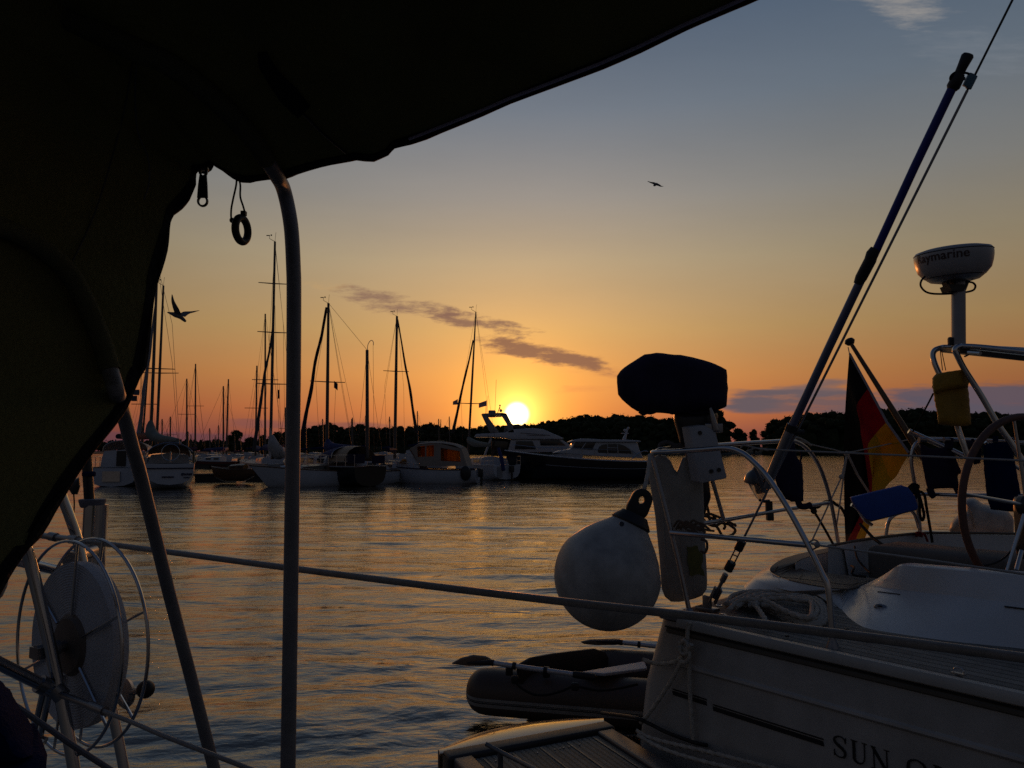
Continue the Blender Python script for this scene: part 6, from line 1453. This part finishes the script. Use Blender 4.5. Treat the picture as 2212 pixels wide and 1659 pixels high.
    for pts in ([(1515, 1118), (1530, 1110), (1550, 1116), (1572, 1126), (1590, 1136)], [(1516, 1112), (1540, 1120), (1560, 1130), (1588, 1133)], [(1538, 1128), (1550, 1140), (1562, 1158), (1580, 1156), (1588, 1144), (1570, 1130)], [(1530, 1112), (1536, 1128), (1546, 1124), (1540, 1112)], [(1518, 1120), (1530, 1132), (1545, 1136), (1560, 1128)], [(1560, 1118), (1566, 1136), (1564, 1142)], [(1515, 1045), (1524, 1080), (1532, 1112)]):
        mb.tube(spl([Pst(x, y, s + g.uniform(-.02, .02)) for x, y in pts], 6), .0085, 8)
    mb.build('rope', mat('brown rope', (.12, .085, .06), .85, 0, .25, 30, bump=.3, bscale=160), root)
    root = thing('lashing', 'frayed grey lashing on the near end of the mid rail over the long fenders', 'rope', Ps(1500, 1160, .15))
    mb = MB()
    for k in range(9):
        x = 1455 + 5 * k; mb.tube(spl([Ps(x, 1142 + g.uniform(-5, 5), .2), Ps(x + 12, 1128 + g.uniform(-6, 6), .2), Ps(x + 26, 1136 + g.uniform(-7, 8), .2), Ps(x + 40 + g.uniform(0, 10), 1146 + g.uniform(-6, 6), .2)], 5), .006, 7)
    mb.tube(spl([Ps(1515, 1165, .2), Ps(1526, 1170, .2), Ps(1527, 1185, .2), Ps(1522, 1194, .2), Ps(1514, 1190, .2)], 6), .007, 7)
    mb.build('rope', mat('brown rope', (.12, .085, .06), .85), root)
build_hangings()
def build_radar():
    d = 5.4; root = thing('radar_scanner', 'white radar dome with dark lettering on a steel pole above the arch', 'radar', P(2069, 748, d))
    c = P(2059.5, 563, d); k = d / FPX; r = 77 * k; ax = Vector((-.06, -.075, 1)).normalized()
    pf = [(.16, -36 * k), (.20, -35 * k), (.215, -30 * k), (.238, -22 * k), (.252, -8 * k), (r * .995, 4 * k), (r, 12 * k), (r * .985, 18 * k), (r * .95, 22 * k), (r * .75, 26.5 * k), (r * .4, 29 * k), (.001, 30 * k)]
    dm_ = MB().lathe(pf, c, ax, 56).build('dome', mat('grey radome', (.36, .36, .37), .35, 0, .1, 4), root, smooth=45)
    MB().lathe([(r * .995, 15.5 * k), (r * 1.006, 16.5 * k), (r * .995, 17.5 * k)], c, ax, 56).build('seam', black_rub, dm_)
    mb = MB(); mb.lathe([(.10, -48 * k), (.16, -44 * k), (.19, -37 * k), (.14, -34 * k)], c, ax, 36); mb.build('base_plate', dull_steel, root)
    # lettering wrapped round the dome
    fc = bpy.data.curves.new('txt', 'FONT'); fc.body = 'Raymarine'; fc.size = .090; fc.extrude = 0; fc.offset = .0010; fc.space_character = 1.02
    fo = bpy.data.objects.new('txt', fc); COL.objects.link(fo); bpy.context.view_layer.update()
    me = bpy.data.meshes.new_from_object(fo.evaluated_get(bpy.context.evaluated_depsgraph_get())); bpy.data.objects.remove(fo)
    bm = bmesh.new(); bm.from_mesh(me); bmesh.ops.triangulate(bm, faces=bm.faces); bmesh.ops.subdivide_edges(bm, edges=[e for e in bm.edges if e.calc_length() > .010], cuts=3); bmesh.ops.triangulate(bm, faces=bm.faces)
    bm.verts.index_update(); vs = [v.co.copy() for v in bm.verts]; fs = [tuple(v.index for v in f.verts) for f in bm.faces]; bm.free(); bpy.data.meshes.remove(me)
    wd = max(v.x for v in vs); az = math.atan2(c.x - EYE.x, c.y - EYE.y)
    base_ang = math.atan2(-c.y, -c.x)          # towards the viewer side of the dome
    bmd = bmesh.new(); bmd.from_mesh(dm_.data); bmesh.ops.translate(bmd, verts=bmd.verts, vec=root.location); bvd = BVHTree.FromBMesh(bmd); bmd.free()
    out = []
    for v in vs:
        th = base_ang + .40 + (v.x - wd) / r
        z = v.y - .010; a = Vector((math.cos(th), math.sin(th), 0)); a = (a - ax * a.dot(ax)).normalized(); o_ = c + ax * z
        h = bvd.ray_cast(o_ + a * 1.0, -a); out.append((h[0] if h[0] is not None else o_ + a * r) + a * .003)
    MB().add(out, fs).build('lettering', mat('dark red lettering', (.05, .022, .024), .5), dm_, smooth=0)
    MB().tube([P(2070, 607, d), P(2070.5, 748, d)], .0475, 24).build('pole', alu, root)
    mb = MB()
    for sx in (-1, 1):
        mb.prism([P(2069 + sx * q, y, d - .03) for q, y in ((28, 601), (22, 600), (13, 626), (18, 627))], (0, .06, 0)); mb.prism([P(2069 + sx * q, y, d - .03) for q, y in ((13, 601), (10, 601), (5, 615), (8, 615))], (0, .06, 0))
    mb.prism([P(x, y, d - .06) for x, y in ((2050, 614), (2088, 614), (2083, 628), (2056, 628))], (0, .12, 0)); mb.build('bracket', black_pl, root)
    mb = MB(); mb.tube(spl([P(1998, 597, d), P(1990, 607, d), P(1989, 618, d), P(1998, 629, d), P(2012, 634, d), P(2035, 635, d), P(2058, 634, d)], 6), .0075, 8); mb.tube(spl([P(2093, 609, d), P(2102, 611, d), P(2107, 618, d), P(2102, 627, d), P(2083, 632, d)], 6), .0075, 8); mb.build('cable', black_rub, root)
    # arch under it
    ar = thing('stern_arch', 'bent steel tube arch carrying a dark solar panel under the radar', 'arch', P(2120, 1010, 5.2))
    A = spl([P(*q) for q in ((2240, 758, 5.0), (2110, 751, 5.35), (2045, 750, 5.5), (2030, 752, 5.5), (2019, 757, 5.5), (2015, 768, 5.5), (2020, 787, 5.48), (2035, 822, 5.45), (2055, 880, 5.4), (2070, 927, 5.38), (2081, 960, 5.36), (2096, 1002, 5.35))], 6)
    MB().tube(A, .020, 14).build('hoop', steel, ar)
    Bp = spl([P(*q) for q in ((2250, 764, 4.7), (2130, 751, 5.0), (2084, 748, 5.1), (2070, 749, 5.1), (2063, 756, 5.1), (2068, 768, 5.1), (2083, 797, 5.1), (2120, 855, 5.08), (2155, 916, 5.05), (2190, 966, 5.03), (2225, 1022, 5.0))], 6)
    MB().tube(Bp, .0195, 14).build('hoop', steel, ar)
    pn = [P(2030, 751, 5.46), P(2072, 752, 5.14), P(2245, 772, 4.75), P(2245, 764, 5.05)]
    MB().prism(pn, (0, 0, -.035)).build('solar_panel', black_pl, ar)
    for x0, x1 in ((2092, 2118), (2172, 2212)): MB().tube([P(x0, prof([(2080, 760), (2212, 771)], x0), 4.95), P(x1, prof([(2080, 760), (2212, 771)], x1), 4.85)], .012, 8).build('panel_clip', steel, ar)
    mb = MB(); mb.tube(spl([P(2084, 770, 5.05), P(2092, 766, 5.0), P(2098, 760, 5.0)], 5), .006, 6); mb.build('panel_lead', black_rub, ar)
    mb = MB(); mb.box(P(2053, 738, 5.4), (.03, .03, .05)); mb.lathe([(.018, 0), (.016, .03), (.002, .036)], P(2053, 738, 5.4), (0, 0, 1), 12); mb.build('deck_light', black_pl, ar, bevel=.004)
build_radar()

# ---- ropes on deck and topsides
def build_ropes():
    root = thing('rope_coil', 'heap of thick coiled mooring rope on the quarter deck', 'rope', Pz(1680, 1320, 1.05))
    g = np.random.default_rng(12)
    base = [(1562, 1306), (1585, 1286), (1625, 1275), (1680, 1277), (1735, 1283), (1772, 1294), (1786, 1318), (1777, 1344), (1742, 1350), (1705, 1338), (1665, 1318), (1625, 1303), (1592, 1303)]
    pts = []
    cx, cy = 1680, 1312
    for k in range(6):
        sc = 1.0 - .085 * k + g.uniform(-.03, .03)
        for x, y in base: pts.append(Pz(cx + 6 * k * .6 + (x - cx) * sc + g.uniform(-4, 4), cy + (y - cy) * sc + g.uniform(-2.5, 2.5), 1.068 + .007 * k + g.uniform(0, .006)))
    mb = MB(); add_rope(mb, pts, .0118); mb.build('coil', rope_mat, root, smooth=60)
    mb = MB(); add_rope(mb, [Pz(1590, 1312, 1.09), Pz(1612, 1300, 1.105), Pz(1632, 1309, 1.105), Pz(1648, 1330, 1.10), Pz(1660, 1352, 1.085)], .0118); add_rope(mb, [Pz(1574, 1318, 1.085), Pz(1600, 1297, 1.115), Pz(1655, 1299, 1.12), Pz(1700, 1322, 1.11), Pz(1745, 1333, 1.10)], .0118); mb.build('tail', rope_mat, root, smooth=60)
    t = -.03
    root = thing('mooring_line', 'twisted white mooring lines knotted on the topsides below the corner fairlead', 'rope', Ps(1490, 1604, t))
    mb = MB(); add_rope(mb, [Ps(1489, 1344, t), Ps(1485, 1370, t), Ps(1488, 1420, t), Ps(1491, 1500, t), Ps(1498, 1604, t)], .0105); mb.build('line', rope_mat, root, smooth=60)
    mb = MB(); add_rope(mb, [Ps(1478, 1400, t - .02), Ps(1466, 1440, t - .02), Ps(1440, 1486, t - .02), Ps(1410, 1530, t - .02), Ps(1384, 1562, t - .03)], .0105); mb.build('line', rope_mat, root, smooth=60)
    mb = MB(); add_rope(mb, [Ps(1388, 1424, t - .03), Ps(1404, 1430, t - .02), Ps(1430, 1434, t - .02), Ps(1456, 1430, t - .02), Ps(1472, 1420, t - .02)], .0105); mb.build('line', rope_mat, root, smooth=60)
    mb = MB()
    for p in ([(1468, 1394), (1478, 1384), (1486, 1394), (1482, 1412), (1470, 1410), (1468, 1396)], [(1472, 1412), (1484, 1404), (1490, 1416), (1482, 1430), (1470, 1428)], [(1466, 1388), (1476, 1400), (1488, 1402), (1494, 1392)]): add_rope(mb, [Ps(x, y, t - .025 - .004 * i) for i, (x, y) in enumerate(p)], .0105)
    mb.build('knot', rope_mat, root, smooth=60)
    root = thing('mooring_line', 'pair of thick twisted ropes sagging low between transom and jetty', 'rope', Ps(1500, 1640, -.1))
    mb = MB(); add_rope(mb, [Ps(1376, 1578, -.10), Ps(1400, 1592, -.11), Ps(1450, 1606, -.11), Ps(1520, 1622, -.10), Ps(1600, 1642, -.09), Ps(1700, 1668, -.08), Ps(1800, 1700, -.08)], .0095); add_rope(mb, [Ps(1378, 1588, -.13), Ps(1420, 1612, -.14), Ps(1480, 1634, -.14), Ps(1580, 1660, -.12), Ps(1700, 1692, -.10)], .0095); mb.build('line', rope_mat, root, smooth=60)
    tag(MB().tube(spl([P(1300, 1540, 4.5), Ps(1366, 1549, -.08), Ps(1400, 1562, -.06), Ps(1440, 1582, -.05), Ps(1500, 1604, -.04), Ps(1528, 1610, -.03)], 6), .0095, 9).build('hose', black_rub), 'smooth dark hose running along the topsides just above the low ropes', 'hose')
    # lead lines dropping into the well
    mb = MB(); mb.tube(spl([Pz(1838, 1222, 1.2), P(1845, 1226, 4.0), P(1842, 1241, 3.9), P(1870, 1246, 3.9)], 5), .006, 7); mb.tube(spl([P(1846, 1180, 4.5), P(1852, 1206, 4.3), P(1868, 1226, 4.2), P(1880, 1238, 4.1)], 5), .006, 7); tag(mb.build('control_line', dark_rope), 'black control lines trailing over the helm seat into the cockpit well', 'rope')
build_ropes()

# ================================================================== dinghy, oars, jetty
def build_dinghy():
    zc = .21; a = Pz(1042, 1492, zc); b = Pz(1376, 1518, zc); dr = (b - a).normalized(); away = Vector((-dr.y, dr.x, 0)); up = Vector((0, 0, 1)); r = .158
    root = thing('inflatable_dinghy', 'olive grey inflatable dinghy floating behind the yacht with a board seat', 'dinghy', (a + b) / 2 - Vector((0, 0, zc + .02)))
    def path(o, l0=-.11): return [o + dr * q for q in (l0, l0 + .015, l0 + .05, l0 + .10, l0 + .2, max(.5, l0 + .35), 1.15, 1.5)] + [o + dr * 1.9 + away * .08 + up * .05, o + dr * 2.15 + away * .2 + up * .10, o + dr * 2.3 + away * .38 + up * .13]
    rad = [.02, .08, .125, .15, r, r, r, r, r, r, r]
    near = path(a)
    pl = spl(near, 4); rr = list(np.interp(np.linspace(0, 10, len(pl)), range(11), rad))
    tb = MB().tube(pl, rr, 28).build('near_tube', dinghy_mat, root, smooth=60)
    fo = a + away * .70
    pl2 = spl([q for q in path(fo, .66)[:-2]] + [fo + dr * 2.15 - away * .12 + up * .10, fo + dr * 2.3 - away * .40 + up * .13], 4); rr2 = list(np.interp(np.linspace(0, 10, len(pl2)), range(11), rad))
    MB().tube(pl2, rr2, 28).build('far_tube', dinghy_mat, root, smooth=60)
    # pale rubbing strips on the outer side
    for ang, wd, m in ((-.10, .013, stripe_grey), (-.30, .018, stripe_grey), (-.19, .008, black_rub)):
        rows = []
        for da in (-wd, wd):
            row = []
            for p, q in zip(pl, rr):
                an = ang + da / max(q, .05); row.append(p - away * (math.cos(an) * (q + .003)) + up * (math.sin(an) * (q + .003)))
            rows.append(row[4:])
        MB().grid(rows, .003).build('rubbing_strip', m, tb)
    # dark transom board
    t0 = a + dr * .25 + away * .10; t1 = fo + dr * .25 - away * .10
    bd = [P(*q) for q in ((1113, 1437, 5.22), (1142, 1420, 5.30), (1190, 1411, 5.44), (1277, 1400.5, 5.70), (1300, 1408, 5.74), (1307, 1421, 5.75), (1302, 1480, 5.72), (1122, 1490, 5.24))]
    MB().prism(bd, dr * .03).build('transom', dinghy_dk, root, bevel=.006)
    MB().prism([t0 + dr * .04 - up * .15, t1 + dr * .04 - up * .15, t1 + dr * 2.1 - up * .15, t0 + dr * 2.1 - up * .15], up * .02).build('floor', dinghy_dk, root)
    s0 = P(1258, 1457, 5.20); s1 = P(1400, 1432, 5.55)
    se = (s1 - s0); sp = Vector((-se.y, se.x, 0)).normalized() * -1
    MB().prism([P(1258, 1457, 5.2), P(1392, 1434, 5.62), P(1398, 1449, 5.45), P(1306, 1461, 5.05)], (0, 0, .02)).build('seat', mat('pale seat board', (.40, .41, .45), .5, 0, .1, 8), root, bevel=.005)
    # grab line with lugs
    gl = [P(1112, 1468, 5.03), P(1122, 1483, 5.02), P(1150, 1499, 5.00), P(1180, 1501, 4.98), P(1215, 1492, 4.95), P(1242, 1483, 4.93), P(1290, 1491, 4.9), P(1330, 1488, 4.86), P(1378, 1478, 4.84)]
    MB().tube(spl(gl, 6), .008, 8).build('grab_line', dark_rope, tb)
    mb = MB()
    for q in (gl[0], gl[5]): mb.box(q, (.05, .03, .05))
    mb.build('grab_lug', black_rub, tb, bevel=.01)
    # rowlock cushions
    mb = MB()
    for x, y in ((1100, 1447), (1180, 1452)): mb.box(P(x, y, 5.2), (.05, .05, .07))
    mb.build('rowlock', black_rub, root, bevel=.012)
    def oar(label, blade, shaft, d0, d1):
        rt = thing('oar', label, 'oar', P(*blade[0], d0), 'oars of the dinghy')
        f = lambda x, d: P(x[0], x[1], d)
        A, B = P(*shaft[0], d0 + (d1 - d0) * .25), P(*shaft[1], d1)
        MB().tube([A, A.lerp(B, .99)], .0165, 14).build('shaft', mat('oar tube', (.52, .52, .54), .35, .4, .08, 20), rt)
        MB().tube([A.lerp(B, .80), A.lerp(B, .82), B, B + (B - A) * .012], [.018, .0225, .0235, .018], 14).build('grip', black_rub, rt)
        MB().prism([P(x, y, d0 + .02) for x, y in blade], (0, .022, .006)).build('blade', mat('brown oar blade', (.17, .11, .075), .5, 0, .15, 12), rt, bevel=.005)
        MB().tube([P(blade[0][0] + 34, blade[0][1] - 3, d0 + .01), A, A.lerp(B, .04)], [.004, .02, .021], 12).build('blade_spine', dinghy_dk, rt)
        mb = MB()
        for q in (.22, .52): mb.tube([A.lerp(B, q), A.lerp(B, q + .035)], .0245, 14)
        mb.build('oar_collar', black_rub, rt)
    oar('oar lying along the nearer tube of the dinghy with its grip inboard', [(975.5, 1435), (995, 1424), (1022, 1417.5), (1048, 1420), (1061, 1426), (1060, 1438), (1040, 1439), (1012, 1439.5)], ((1058, 1431), (1283, 1463)), 5.15, 5.02)
    oar('oar on the farther side of the dinghy reaching behind the transom corner', [(1254.5, 1388), (1276, 1384), (1310, 1383), (1340, 1383.5), (1342, 1390), (1330, 1394), (1290, 1394.5), (1262, 1392)], ((1338, 1387.5), (1520, 1408)), 5.95, 5.75)
build_dinghy()
def build_jetty():
    z = .42; A = Pz(1303, 1563, z); B = Pz(957, 1627, z); e = (A - B).normalized(); n = Vector((e.y, -e.x, 0)); up = Vector((0, 0, 1))   # n runs back along the jetty
    if n.y > 0: n = -n
    root = thing('finger_jetty', 'narrow wooden finger jetty with grooved boards between the two boats', 'jetty', (A + B) / 2 - up * z)
    W = (A - B).length; L = 5.0
    pm = planks('grooved jetty boards', (.11, .105, .10), (.012, .012, .013), .030, tuple(e), rough=.6, groove=.36)
    MB().prism([B + n * .13 + e * .12, A + n * .13 - e * .12, A + n * L - e * .12, B + n * L + e * .12], -up * .03).build('boards', pm, root)
    mb = MB()
    for k in range(1, 6):
        q = k / 6; mb.box(B.lerp(A, q) + n * (L / 2) + up * .001, (.010, L - .3, .004), ax=[e, n, up])
    mb.build('board_gaps', black_pl, root)
    fm = mat('grey jetty frame', (.075, .075, .085), .45, .3, .2, 8)
    mb = MB(); mb.box((A + B) / 2 + n * .06 - up * .05, (W + .02, .10, .14), ax=[e, n, up]); mb.build('end_beam', mat('dark end beam', (.03, .026, .026), .5), root, bevel=.015)
    for o in (A - e * .06, B + e * .06): MB().box(o + n * (L / 2 + .11) - up * .05, (.10, L, .13), ax=[e, n, up]).build('side_beam', fm, root, bevel=.012)
    # rounded lip beyond the end beam
    lo = [Pz(x, y, z + .012) for x, y in ((950, 1628), (1050, 1609.5), (1140, 1592), (1230, 1576), (1305, 1560))]
    hi = [Pz(x, y, z - .012) for x, y in ((946, 1621), (1000, 1596), (1048, 1579), (1095, 1568), (1142, 1560), (1200, 1554), (1250, 1551), (1302, 1551))]
    l0, l1 = resample(spl(lo, 6), 30), resample(spl(hi, 6), 30)
    rows = [l0, [p.lerp(q, .35) + up * .012 for p, q in zip(l0, l1)], [p.lerp(q, .75) + up * .008 for p, q in zip(l0, l1)], l1, [q - up * .12 for q in l1]]
    MB().grid(rows, .01).build('end_lip', mat('sunset tinted lip', (.36, .20, .11), .17, 0, .22, 6, bump=.03, bscale=24, rvar=.05, coat=.6), root, smooth=60)  # orange of the reflected sunset sky put into the lip's base colour
    mb = MB(); mb.tube([Pz(1050, 1607, z + .10), P(1085, 1626, 3.60), P(1125, 1646, 3.45), P(1175, 1672, 3.3)], .0105, 10); mb.tube([P(1081, 1625, 3.61), P(1081, 1660, 3.62)], .013, 10); mb.build('hand_bar', mat('galvanised bar', (.16, .16, .165), .5, .5, .2, 14), root)
    mb = MB(); mb.box((A + B) / 2 + n * (L / 2) - up * .26, (W * .85, L * .96, .34), ax=[e, n, up]); mb.build('float', black_pl, root)
    # little screws catching the light
    mb = MB(); g = np.random.default_rng(3)
    for i in range(26): q = B.lerp(A, g.uniform(.15, .85)) + n * g.choice([.2, .62, 1.05, 1.5]) + up * .0012; mb.lathe([(.005, 0), (.004, .003)], q, up, 8)
    mb.build('screws', alu, root)
build_jetty()
